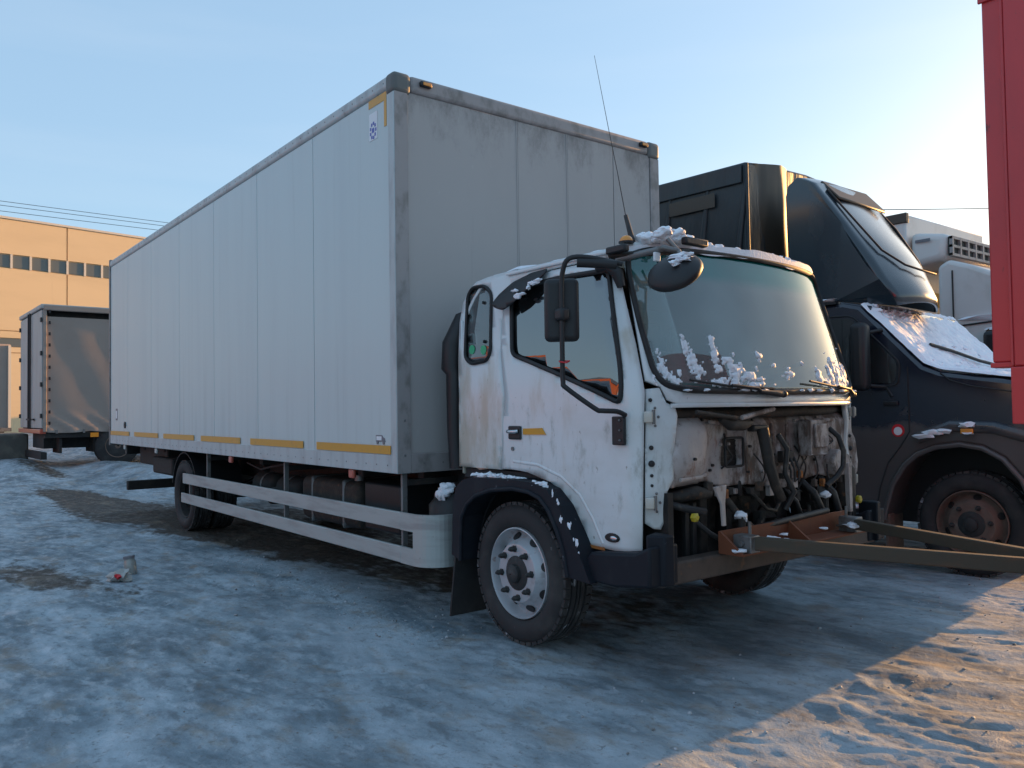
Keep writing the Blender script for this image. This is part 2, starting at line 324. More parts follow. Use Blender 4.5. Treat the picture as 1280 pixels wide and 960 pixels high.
def thing(name, label, cat, loc, group=None, off=True, rz=0):
    o = bpy.data.objects.new(name, None); col.objects.link(o); o.location = loc; o.rotation_euler = (0, 0, rz)
    o.empty_display_size = .2; o['label'] = label; o['category'] = cat
    if off: o['off'] = list(loc)
    if group: o['group'] = group
    return o
def tag(o, label, cat=None, group=None, kind=None):
    o['label'] = label
    if cat: o['category'] = cat
    if group: o['group'] = group
    if kind: o['kind'] = kind
    return o
def dupe(o, parent, loc=None):
    c = o.copy(); col.objects.link(c); c.parent = parent
    if loc is not None: c.location = loc
    for ch in o.children: dupe(ch, c)
    return c
def rounded(poly, r, n=4):
    out = []; m = len(poly)
    for i in range(m):
        p = Vector(poly[i]); a = Vector(poly[i-1]); b = Vector(poly[(i+1) % m])
        da = (a-p); db = (b-p); ra = min(r, da.length*.45); rb = min(r, db.length*.45)
        s, e = p+da.normalized()*ra, p+db.normalized()*rb
        for k in range(n+1):
            t = k/n; out.append(tuple((1-t)**2*s+2*t*(1-t)*p+t*t*e))
    return out
def inpoly(x, y, P):
    c = False; j = len(P)-1
    for i in range(len(P)):
        xi, yi = P[i][:2]; xj, yj = P[j][:2]
        if (yi > y) != (yj > y) and x < (xj-xi)*(y-yi)/(yj-yi)+xi: c = not c
        j = i
    return c
def resample(poly, step):
    out = []
    for i in range(len(poly)):
        a, b = Vector(poly[i][:2]), Vector(poly[(i+1) % len(poly)][:2]); n = max(1, int((b-a).length/step))
        out += [tuple(a.lerp(b, k/n)) for k in range(n)]
    return out
def panel(outer, holes, fn, step=.07):
    """curved sheet: a 2-D outline with holes, filled with a grid and mapped to 3-D"""
    outer = resample(outer, step); holes = [resample(h, step) for h in holes]
    V = []; Eg = []
    for lp in [outer]+holes:
        o = len(V); V += [Vector(p) for p in lp]; Eg += [(o+i, o+(i+1) % len(lp)) for i in range(len(lp))]
    xs = [p[0] for p in outer]; ys = [p[1] for p in outer]
    nx = int((max(xs)-min(xs))/step)+1; ny = int((max(ys)-min(ys))/step)+1
    for i in range(nx):
        for j in range(ny):
            x, y = min(xs)+(i+.5)*step, min(ys)+(j+.5)*step
            if inpoly(x, y, outer) and not any(inpoly(x, y, h) for h in holes): V.append(Vector((x, y)))
    v2, e2, f2, *_ = delaunay_2d_cdt(V, Eg, [], 0, 1e-5)
    mb = MB(); F = []
    for f in f2:
        c = sum((v2[i] for i in f), Vector((0, 0)))/len(f)
        if inpoly(c.x, c.y, outer) and not any(inpoly(c.x, c.y, h) for h in holes): F.append(tuple(f))
    used = sorted({i for f in F for i in f}); ix = {k: i for i, k in enumerate(used)}
    mb.add([fn(v2[k].x, v2[k].y) for k in used], [tuple(ix[i] for i in f) for f in F])
    return mb
def outward(mb, ctr):
    """make face normals of an open sheet point away from ctr"""
    out = []
    c = Vector(ctr)
    for f in mb.f:
        a, b, d = (Vector(mb.v[f[i]]) for i in (0, 1, 2)); n = (b-a).cross(d-a); m = (a+b+d)/3-c
        out.append(f if n.dot(m) >= 0 else tuple(reversed(f)))
    mb.f = out; return mb
def sheet(name, mb, ctr, m, parent, thick, **k):
    return obj(name, outward(mb, ctr), m, parent, keep=True, solid=thick, **k)

# ---------------------------------------------------------------- ground
def vnoise(x, y, seed):
    xi = np.floor(x).astype(np.int64); yi = np.floor(y).astype(np.int64); fx = x-xi; fy = y-yi
    def h(a, b):
        n = (a*374761393+b*668265263+seed*974711) & 0xffffffff; n = ((n ^ (n >> 13))*1274126177) & 0xffffffff
        return ((n ^ (n >> 16)) & 0xffff)/65535.0
    sx = fx*fx*(3-2*fx); sy = fy*fy*(3-2*fy)
    return (h(xi, yi)*(1-sx)+h(xi+1, yi)*sx)*(1-sy)+(h(xi, yi+1)*(1-sx)+h(xi+1, yi+1)*sx)*sy
def fbm(x, y, seed, o=4, g=.5):
    r = 0; a = 1; t = 0
    for i in range(o): r = r+a*vnoise(x, y, seed+i*17); t += a; a *= g; x = x*2.03+3.1; y = y*2.03+1.7
    return r/t
def axis(dense0, dense1, step, far, g=1.16):
    a = list(np.arange(dense0, dense1+1e-6, step)); s = step
    lo = [a[0]]; hi = [a[-1]]
    while lo[-1] > -far: s *= g; lo.append(lo[-1]-s)
    s = step
    while hi[-1] < far: s *= g; hi.append(hi[-1]+s)
    return np.array(lo[:0:-1]+a+hi[1:])
gx = axis(-5.0, 4.4, .020, 900); gy = axis(-2.6, 5.0, .020, 900)
GX, GY = np.meshgrid(gx, gy, indexing='ij')
def mounds(x, y):
    z = np.zeros_like(x)
    for (cx, cy, rx, ry, h) in ((-11.6, 1.75, 1.3, .7, .34), (-14.6, 1.7, 1.8, .5, .18), (-12.6, 4.0, 2.4, .8, .25), (-17.5, .0, 2.5, .5, .14), (-19.5, -1.5, 2.0, 1.4, .28), (-22, 2.6, 3.0, 1.2, .35),
                                (-15.0, 1.2, 1.6, .35, .10), (-8.6, 2.9, .9, .8, .16)):
        z += h*np.exp(-((x-cx)/rx)**2-((y-cy)/ry)**2)
    return z
def gheight(x, y):
    c, s = math.cos(R(25)), math.sin(R(25)); u = x*c+y*s; w = -x*s+y*c
    big = fbm(x*.35, y*.35, 3, 3)-.5
    wx = fbm(x*1.7, y*1.7, 101, 3)-.5; wy = fbm(x*1.7, y*1.7, 131, 3)-.5; u = u+.9*wx; w = w+.5*wy
    rid = fbm(u*1.1, w*2.8, 11, 4, .55)-.5
    sm = fbm(u*3.6+wy*2, w*8.5+wx*2, 23, 4, .6)-.5
    fine = fbm(u*22, w*30, 37, 2)-.5
    rough = np.clip((fbm(x*.9, y*.9, 51, 3)-.38)*4, .25, 1.0)
    lit = np.clip((x-1.6)/.8, 0, 1)
    z = .05*big+.045*rid*(1+.3*lit)+.024*sm*rough*(.6+.5*lit)+.009*fine*rough
    for (tx, ty, ta, tw) in ((.9, -.75, 30, .10), (-1.0, -1.5, -14, .12), (-.6, -.9, 12, .11), (-3.4, -.7, 8, .12)):
        ca, sa = math.cos(R(ta)), math.sin(R(ta)); a_ = (x-tx)*ca+(y-ty)*sa; b_ = -(x-tx)*sa+(y-ty)*ca+.05*np.sin(a_*.9); k_ = np.exp(-(b_/tw)**4)*np.exp(-(a_/2.2)**4)*(fbm(x*1.6, y*1.6, 171, 3) > .42)
        z = z-.008*k_+.0035*k_*np.sign(np.sin((a_+.8*np.abs(b_))*2*PI/.085))
    z = z*np.exp(-np.maximum(0, np.hypot(x, y)-12)/40)
    # pressed tyre track along the truck's right side
    tr = np.exp(-((y+.02)/.16)**2)*np.clip((x+3)/1.5, 0, 1)*np.clip((.9-x)/.6, 0, 1)
    z = z*(1-.7*tr)-.010*tr+.007*tr*np.sign(np.sin((x+.5*np.abs(y+.02))*2*PI/.075))*(fbm(x*3, y*3, 71, 2) > .45)
    z += .02*np.clip(-x-8, 0, 10)+mounds(x, y)*(1+.5*(fbm(x*3, y*3, 91, 3)-.5))
    return z
Z = gheight(GX, GY)-.012
# keep it flat where the tyres stand
for (tx, ty) in ((.96, .34), (.96, 2.26), (-5.17, .35), (-5.17, 2.25), (1.88, 4.14)):
    k = np.exp(-((GX-tx)/.28)**2-((GY-ty)/.28)**2); Z = Z*(1-k)+k*(.004)
nx_, ny_ = GX.shape
me = bpy.data.meshes.new('ground')
co = np.stack([GX.ravel(), GY.ravel(), Z.ravel()], 1).astype(np.float32)
me.vertices.add(len(co)); me.vertices.foreach_set('co', co.ravel())
ii, jj = np.meshgrid(np.arange(nx_-1), np.arange(ny_-1), indexing='ij'); b0 = (ii*ny_+jj).ravel()
q = np.stack([b0, b0+ny_, b0+ny_+1, b0+1], 1).astype(np.int32)
me.loops.add(q.size); me.loops.foreach_set('vertex_index', q.ravel())
me.polygons.add(len(q)); me.polygons.foreach_set('loop_start', np.arange(0, q.size, 4, dtype=np.int32)); me.polygons.foreach_set('loop_total', np.full(len(q), 4, dtype=np.int32))
me.polygons.foreach_set('use_smooth', np.ones(len(q), dtype=bool)); me.update()
# dirt cover: how much bare, brown earth shows (a stain map, stays put whatever the light)
def blob(cx, cy, rx, ry, a=0):
    c, s = math.cos(R(a)), math.sin(R(a)); u = (GX-cx)*c+(GY-cy)*s; w = -(GX-cx)*s+(GY-cy)*c
    return np.exp(-(u/rx)**2-(w/ry)**2)
dirt = 1.0*blob(-7.6, .0, 2.4, .65, 6)+.9*blob(-5.8, .9, 2.2, .8)+1.3*blob(-3.2, 1.3, 3.4, 1.0)+.9*blob(-10.0, -.1, 2.2, .45, 10)+.8*blob(-15, 0.3, 3, .5, 5) \
     + .7*blob(-12.5, 1.6, 2.2, .35, 5)+.50*blob(-2.4, -1.25, 1.4, .35, 20)+.42*blob(-3.9, -1.6, 1.2, .45)+.30*blob(.9, 1.0, 1.2, .8) + .5*blob(2.6, 4.6, 1.3, .7)
dirt = dirt-.8*blob(-11.6, 1.7, 1.8, .9)-.7*blob(-13.5, .9, 4, .35, 4)
dirt = dirt*(.55+.9*fbm(GX*2.2, GY*3.2, 5, 4)) + .55*(fbm(GX*.8, GY*1.1, 77, 4)-.5)*2*.55
at = me.attributes.new('dirt', 'FLOAT', 'POINT'); at.data.foreach_set('value', np.clip(dirt, -1, 2).ravel().astype(np.float32))
gm = bpy.data.materials.new('icy_ground'); gm.use_nodes = True; t = gm.node_tree; N = t.nodes; L = t.links; p = N['Principled BSDF']
geo = N.new('ShaderNodeNewGeometry'); att = N.new('ShaderNodeAttribute'); att.attribute_name = 'dirt'
def nznode(scale, detail=6, rough=.6, sc=(1, 1, 1), rot=25):
    mpn = N.new('ShaderNodeMapping'); mpn.inputs['Scale'].default_value = sc; mpn.inputs['Rotation'].default_value = (0, 0, R(-rot))
    n = N.new('ShaderNodeTexNoise'); n.inputs['Scale'].default_value = scale; n.inputs['Detail'].default_value = detail; n.inputs['Roughness'].default_value = rough
    L.new(geo.outputs['Position'], mpn.inputs['Vector']); L.new(mpn.outputs['Vector'], n.inputs['Vector']); return n.outputs['Fac']
def mrange(v, a, b, c=0, d=1):
    n = N.new('ShaderNodeMapRange'); n.interpolation_type = 'SMOOTHSTEP'
    for k, x in zip(('From Min', 'From Max', 'To Min', 'To Max'), (a, b, c, d)): n.inputs[k].default_value = x
    L.new(v, n.inputs['Value']); return n.outputs[0]
def cmix(f, a, b):
    n = N.new('ShaderNodeMix'); n.data_type = 'RGBA'; L.new(f, n.inputs['Factor'])
    for k, x in (('A', a), ('B', b)):
        if isinstance(x, tuple): n.inputs[k].default_value = (*x, 1)
        else: L.new(x, n.inputs[k])
    return n.outputs['Result']
n1 = nznode(1.1, 8, .62, (1, 1.9, 1)); n2 = nznode(5, 8, .65, (1, 2.0, 1)); n3 = nznode(26, 6, .7); n4 = nznode(90, 3, .6)
c = cmix(mrange(n1, .36, .64), (0.15, 0.195, 0.225), (0.37, 0.435, 0.48))
c = cmix(mrange(n2, .50, .66, 0, .6), c, (0.115, 0.13, 0.14))
nm = nznode(2.2, 9, .7, (1, 2.6, 1), 10); c = cmix(mrange(nm, .53, .68, 0, .4), c, (0.11, 0.115, 0.12)); nl = nznode(.45, 6, .6, (1, 2.2, 1), 5); c = cmix(mrange(nl, .46, .68, 0, .5), c, (0.54, 0.61, 0.66)); c = cmix(mrange(nl, .44, .34, 0, .3), c, (0.15, 0.155, 0.16))
c = cmix(mrange(n2, .48, .34, 0, .5), c, (0.50, 0.56, 0.61))
c = cmix(mrange(n3, .54, .70, 0, .65), c, (0.13, 0.12, 0.11))
ad = N.new('ShaderNodeMath'); ad.operation = 'MULTIPLY_ADD'; ad.inputs[1].default_value = .9; L.new(n2, ad.inputs[0]); L.new(att.outputs['Fac'], ad.inputs[2])
dm = mrange(ad.outputs[0], .85, 1.15)
dc = cmix(mrange(n3, .4, .65), (0.055, 0.042, 0.034), (0.10, 0.085, 0.07))
c = cmix(dm, c, dc)
sandy = nznode(2.4, 8, .7, (1, 1.6, 1)); c = cmix(mrange(sandy, .50, .68, 0, .5), c, (0.30, 0.235, 0.17))
c = cmix(mrange(n4, .68, .72, 0, .8), c, (0.05, 0.045, 0.04))
L.new(c, p.inputs['Base Color'])
rr = N.new('ShaderNodeMix'); rr.data_type = 'FLOAT'; rr.inputs['A'].default_value = .36; rr.inputs['B'].default_value = .8; L.new(mrange(n2, .35, .6), rr.inputs['Factor'])
L.new(rr.outputs['Result'], p.inputs['Roughness']); p.inputs['Specular IOR Level'].default_value = .4
b1 = N.new('ShaderNodeBump'); b1.inputs['Strength'].default_value = .6; b1.inputs['Distance'].default_value = .012; L.new(n3, b1.inputs['Height'])
b2 = N.new('ShaderNodeBump'); b2.inputs['Strength'].default_value = .5; b2.inputs['Distance'].default_value = .004; L.new(n4, b2.inputs['Height']); L.new(b1.outputs[0], b2.inputs['Normal'])
L.new(b2.outputs[0], p.inputs['Normal']); MATS['icy_ground'] = gm
g = bpy.data.objects.new('ground', me); col.objects.link(g); me.materials.append(gm)
tag(g, 'trampled snow and grey ice of the truck yard with bare brown patches', kind='structure')
def gz(x, y): return float(gheight(np.array([[x]], float), np.array([[y]], float))[0, 0])-.012
# loose ice crumbs lying about
mb = MB()
for i in range(330):
    if i < 170: x, y = rnd.uniform(-3.2, .6), rnd.gauss(-.02, .22)
    elif i < 300: x, y = rnd.uniform(1.8, 3.2), rnd.uniform(-.8, 4)
    else: x, y = rnd.uniform(-5, 3), rnd.uniform(-2.4, 1)
    s = rnd.uniform(.003, .010)*(1.5 if rnd.random() < .1 else 1)
    mb.lump((x, y, gz(x, y)+s*.3), (s, s*rnd.uniform(.6, 1.2), s*.7), seed=i, sub=1)
tag(obj('ice_crumbs', mb, 'dirty_ice', smooth=60), 'small crumbs of ice scattered over the trampled snow', kind='stuff')

# ================================================================ MAIN BOX TRUCK
T = thing('box_truck', 'white box truck with its grille missing and a tow bar hooked to its nose', 'truck', (-3, 1.3, 0))
BL, BW, ZB, ZT = 8.3526, 2.6, .948, 3.6385
# --- cargo box
obj('box_core', MB().box(-BL+.03, -.03, .03, BW-.03, ZB+.02, ZT-.02), 'seam_dark', T)
edges = [-.075]+[-(1.2787+1.2021*i) for i in range(6)]+[-BL+.04]
for i in range(7):
    x1, x0 = edges[i], edges[i+1]
    obj('side_panel', MB().box(x0+.004, x1-.004, .0, .035, 1.052, 3.532), 'box_side_white', T, bevel=.003)
    obj('side_panel', MB().box(x0+.004, x1-.004, BW-.035, BW, 1.052, 3.532), 'box_side_white', T)
ys = [.10, 1.052, 1.551, 2.06, 2.50]
for i in range(4):
    obj('front_panel', MB().box(-.035, .0, ys[i]+.0035, ys[i+1]-.0035, ZB+.13, 3.515), 'box_front_grimy', T, bevel=.003)
for y in (1.052, 1.551): obj('seam_trim', MB().box(0, .004, y-.012, y-.002, ZB+.13, 3.515), 'box_front_grimy', T)
for y0, y1 in ((-.006, .022), (BW-.022, BW+.006)): obj('bottom_rail', MB().box(-BL, -.07, y0, y1, ZB, 1.07), 'aluminium_trim', T, bevel=.004)
for y0, y1 in ((-.010, .06), (BW-.06, BW+.010)): obj('top_rail', MB().box(-BL, -.07, y0, y1, 3.534, ZT-.005), 'aluminium_trim', T, bevel=.03, seg=4)
for y0, y1 in ((-.008, .10), (BW-.10, BW+.008)):
    obj('corner_post', MB().box(-.07, .010, y0, y1, ZB, 3.50), 'trim_grimy' if y0 > 1 else 'aluminium_trim', T, bevel=.006)
obj('corner_post_face', MB().box(.0103, .014, -.003, .098, ZB+.005, 3.50), 'trim_grimy', T, bevel=.001)
obj('front_top_rail', MB().box(-.06, .014, .12, BW-.12, 3.515, ZT-.004), 'trim_grimy', T, bevel=.03, seg=4)
obj('front_bottom_rail', MB().box(-.05, .012, .10, BW-.10, ZB, ZB+.13), 'trim_grimy', T, bevel=.004)
for y0, y1 in ((-.016, .13), (BW-.13, BW+.016)):
    obj('corner_cap', MB().box(-.10, .022, y0, y1, 3.49, ZT), 'corner_cap', T, bevel=.035, seg=5)
obj('roof_panel', MB().box(-BL+.02, -.03, .03, BW-.03, ZT-.04, ZT-.012), 'box_side_white', T)
obj('rear_frame', MB().box(-BL-.02, -BL+.04, -.014, BW+.014, ZB-.03, ZT+.01), 'steel_grey', T, bevel=.006)
for a, b in ((-1.229, -.076), (-2.651, -1.484), (-4.092, -2.92), (-5.517, -4.339), (-6.909, -5.761), (-8.288, -7.191)):
    obj('reflective_strip', MB().box(a, b, -.009, -.006, 1.074, 1.131), 'amber_tape', T)
obj('reflective_strip', MB().prism([(-.345, 3.53), (-.345, 3.475), (-.128, 3.475), (-.128, 3.294), (-.096, 3.294), (-.096, 3.53)], 'y', -.003, 0), 'amber_tape', T)
# round maker's emblem sticker, blue print on white
s = obj('emblem_sticker', MB().box(-.338, -.225, -.003, 0, 3.245, 3.435), 'sticker_white', T)
mb = MB()
for k in range(9):
    a = 2*PI*k/9; mb.box(-.281+.038*math.cos(a)-.009, -.281+.038*math.cos(a)+.009, -.0045, -.003, 3.31+.05*math.sin(a)-.011, 3.31+.05*math.sin(a)+.011)
mb.box(-.297, -.266, -.0045, -.003, 3.295, 3.328)
obj('emblem', mb, 'blue_print', s)
# little lorry pictogram above the first strip
s = obj('truck_pictogram', MB().prism([(-.285, 1.155), (-.285, 1.20), (-.20, 1.20), (-.185, 1.185), (-.165, 1.18), (-.155, 1.155)], 'y', -.003, 0), 'print_grey', T)
obj('pictogram_body', MB().box(-.275, -.205, -.0045, -.003, 1.165, 1.192), 'sticker_white', s)
obj('pictogram_wheel', MB().lathe([(0, .001), (0, .013), (-.003, .013), (-.003, .001)], (-.262, -.002, 1.15), 'y', 12), 'print_grey', s)
obj('pictogram_wheel', MB().lathe([(0, .001), (0, .013), (-.003, .013), (-.003, .001)], (-.178, -.002, 1.15), 'y', 12), 'print_grey', s)
s = obj('data_plate', MB().box(-7.99, -7.89, -.003, 0, 1.285, 1.45), 'print_grey', T); obj('plate_print', MB().box(-7.975, -7.905, -.005, -.003, 1.31, 1.42), 'sticker_white', s)
obj('drain_grommet', MB().lathe([(0, .005), (0, .045), (-.012, .045), (-.012, .005)], (-7.43, 0, 1.22), 'y', 16), 'gasket', T)
def marker(y, z):
    b = obj('roof_marker_light', MB().box(.014, .045, y-.045, y+.045, z-.018, z+.018), 'black_plastic', T, bevel=.008)
    obj('marker_lens', MB().box(.045, .052, y-.03, y+.036, z-.012, z+.010), 'amber_lens', b, bevel=.006)
marker(.235, 3.585); marker(2.40, 3.585)
for x, m_ in ((-7.643, 'white_lens'), (-6.024, 'white_lens'), (-3.319, 'red_lens'), (-.737, 'red_lens')):
    b = obj('side_marker_lamp', MB().box(x-.04, x+.04, .03, .06, .875, ZB), m_, T, bevel=.012)
mb = MB()
for k in range(54):
    x = -.12-.152*k
    for z in (1.0, 3.585): mb.ball((x, -.006 if z < 2 else -.010, z), (.006, .003, .006), 6, 4)
for k in range(16):
    for z in (1.01,): mb.ball((.012, .2+.15*k, z), (.003, .006, .006), 6, 4)
rv = obj('rail_rivets', mb, 'steel_grey', T); rv['kind'] = 'stuff'
for x in (-.22, -.1):
    obj('rivet', MB().ball((.016, .05, 1.07+x*.0), (.006, .008, .008), 8, 6) if x == -.1 else MB().ball((.016, .05, 1.30), (.006, .008, .008), 8, 6), 'steel_grey', T)
# --- chassis
ch = MB()
for y in (.85, 1.67): ch.box(-BL+.15, 1.75, y, y+.075, .60, .84)
obj('frame_rails', ch, 'chassis_black', T, bevel=.01)
for x in (-7.6, -6.6, -4.2, -3.2, -2.2, -1.1, -.2): obj('cross_member', MB().box(x-.04, x+.04, .30, 2.30, .85, ZB-.005), 'chassis_black', T, bevel=.008)
for x in (-5.9, -4.45): obj('spring_hanger', MB().prism([(x-.09, .84), (x+.09, .84), (x+.04, .45), (x-.04, .45)], 'y', .78, .86), 'chassis_black', T, bevel=.01)
for y in (.76, 1.78):
    mb = MB()
    for k in range(5):
        l = .72-.11*k
        mb.prism([(-5.17-l, .50-.018*k+.14*(l/.72)**2), (-5.17, .47-.018*k), (-5.17+l, .50-.018*k+.14*(l/.72)**2), (-5.17+l, .515-.018*k+.14*(l/.72)**2), (-5.17, .486-.018*k), (-5.17-l, .515-.018*k+.14*(l/.72)**2)], 'y', y-.035, y+.035)
    obj('leaf_spring', mb, 'chassis_black', T)
obj('rear_axle', MB().tube([(-5.17, .5, .41), (-5.17, 1.05, .41), (-5.17, 1.18, .41), (-5.17, 1.42, .41), (-5.17, 1.55, .41), (-5.17, 2.1, .41)], [.07, .075, .19, .19, .075, .07], 14), 'chassis_black', T, smooth=60)
obj('drive_shaft', MB().cyl((-5.0, 1.3, .43), (-.2, 1.3, .62), .05, .05, 12), 'chassis_black', T, smooth=50)
obj('front_axle', MB().tube([(.96, .45, .40), (.96, .8, .33), (.96, 1.8, .33), (.96, 2.15, .40)], .055, 10), 'chassis_black', T, smooth=60)
tk = obj('fuel_tank', MB().box(-2.25, -1.15, .30, .82, .42, .80), 'engine_grime', T, bevel=.07, seg=4)
for x in (-2.0, -1.4): obj('tank_strap', MB().box(x-.02, x+.02, .292, .83, .412, .808), 'steel_grey', tk, bevel=.03)
obj('tank_cap', MB().cyl((-1.3, .40, .80), (-1.3, .40, .845), .045, .04, 14), 'steel_grey', tk, smooth=40)
obj('battery_box', MB().box(-1.0, -.45, .28, .80, .46, .82), 'black_plastic', T, bevel=.02)
for x in (-3.55, -2.9):
    a = obj('air_tank', MB().lathe([(-.28, .01), (-.27, .09), (-.24, .12), (.24, .12), (.27, .09), (.28, .01)], (x, .55, .62), 'x', 18), 'chassis_black', T, smooth=50)
    obj('air_tank_band', MB().lathe([(-.02, .124), (.02, .124)], (x, .55, .62), 'x', 18), 'steel_grey', a)
obj('air_filter_canister', MB().lathe([(-.22, .01), (-.22, .15), (-.17, .165), (.12, .165), (.16, .13), (.2, .12), (.2, .01)], (.02, .42, .60), 'z', 20), 'black_plastic', T, smooth=45)
obj('canister_bracket', MB().box(-.15, .2, .52, .56, .60, .96), 'chassis_black', T)
obj('gearbox', MB().tube([(1.0, 1.3, .60), (.4, 1.3, .6), (.1, 1.3, .58), (-.2, 1.3, .6)], [.26, .24, .17, .12], 14), 'engine_grime', T, smooth=50)
for k in range(9):
    y = rnd.uniform(.2, .8); x = rnd.uniform(-4, -.3); z = rnd.uniform(.5, .85)
    obj('brake_hose', MB().tube([(x, y, z), (x+.25, y+.05, z-.06), (x+.6, y, z-.02), (x+.9, y+.1, z+.03)], .012, 6), 'hose_rubber', T, smooth=60)
obj('underride_bar', MB().box(-8.0, -7.9, .14, 2.46, .28, .41), 'chassis_black', T, bevel=.01)
obj('rear_crossframe', MB().box(-7.9, -6.5, .30, 2.3, .66, .93), 'chassis_black', T, bevel=.02)
obj('spare_wheel_carrier', MB().box(-6.9, -6.0, .22, .9, .58, .80), 'chassis_black', T, bevel=.03)
for y in (.9, 1.7): obj('underride_bracket', MB().prism([(-8.15, .33), (-8.05, .33), (-7.7, .84), (-8.05, .84)], 'y', y, y+.03), 'chassis_black', T)
for y in (.35, 2.25):
    l = obj('tail_lamp', MB().box(-8.3, -8.2, y-.16, y+.16, .78, .93), 'black_plastic', T, bevel=.01)
    obj('tail_lens', MB().box(-8.315, -8.3, y-.15, y+.15, .79, .92), 'red_lens', l)
# --- side guards
def guard(side):
    Y = .05 if side == 0 else BW-.05; d = 1 if side == 0 else -1
    for z0, z1 in ((.572, .688), (.353, .462)):
        o = obj('side_guard_rail', MB().box(-4.95-(.06 if z0 < .5 else 0), -.06, Y, Y+d*.028, z0, z1), 'guard_alu', T, bevel=.006)
    pr = [(-.06, 0), (.10, 0)]+[(.10+.185*math.sin(R(a)), .185*(1-math.cos(R(a)))) for a in range(9, 91, 9)]+[(.285, .24)]
    mb = MB(); P = []
    for (px, py) in pr: P.append((px, Y+d*py))
    inn = [(px-.02*(i > 2), Y+d*(py+.02)) for i, (px, py) in enumerate(pr)]
    n = len(P)
    for i in range(n-1):
        for (za, zb, only) in ((.353, .688, i >= 1), (.572, .688, i < 1), (.353, .462, i < 1)):
            if not only: continue
            a, b, c2, e = P[i], P[i+1], inn[i+1], inn[i]
            mb.hexa([(a[0], a[1], za), (b[0], b[1], za), (c2[0], c2[1], za), (e[0], e[1], za), (a[0], a[1], zb), (b[0], b[1], zb), (c2[0], c2[1], zb), (e[0], e[1], zb)])
    obj('guard_end_cap', mb, 'guard_alu', T, smooth=35)
    for x in (-4.175, -2.085, -.087):
        obj('guard_post', MB().box(x-.011, x+.011, Y+d*.0285, Y+d*.07, .40, .94), 'steel_grey', T, bevel=.004)
        obj('guard_arm', MB().box(x-.025, x+.025, Y+d*.07, .85 if side == 0 else 1.75, .86, .90), 'chassis_black', T)
    obj('guard_post', MB().box(-4.80, -4.77, Y+d*.0285, Y+d*.05, .36, .68), 'steel_grey', T)
guard(0); guard(1)
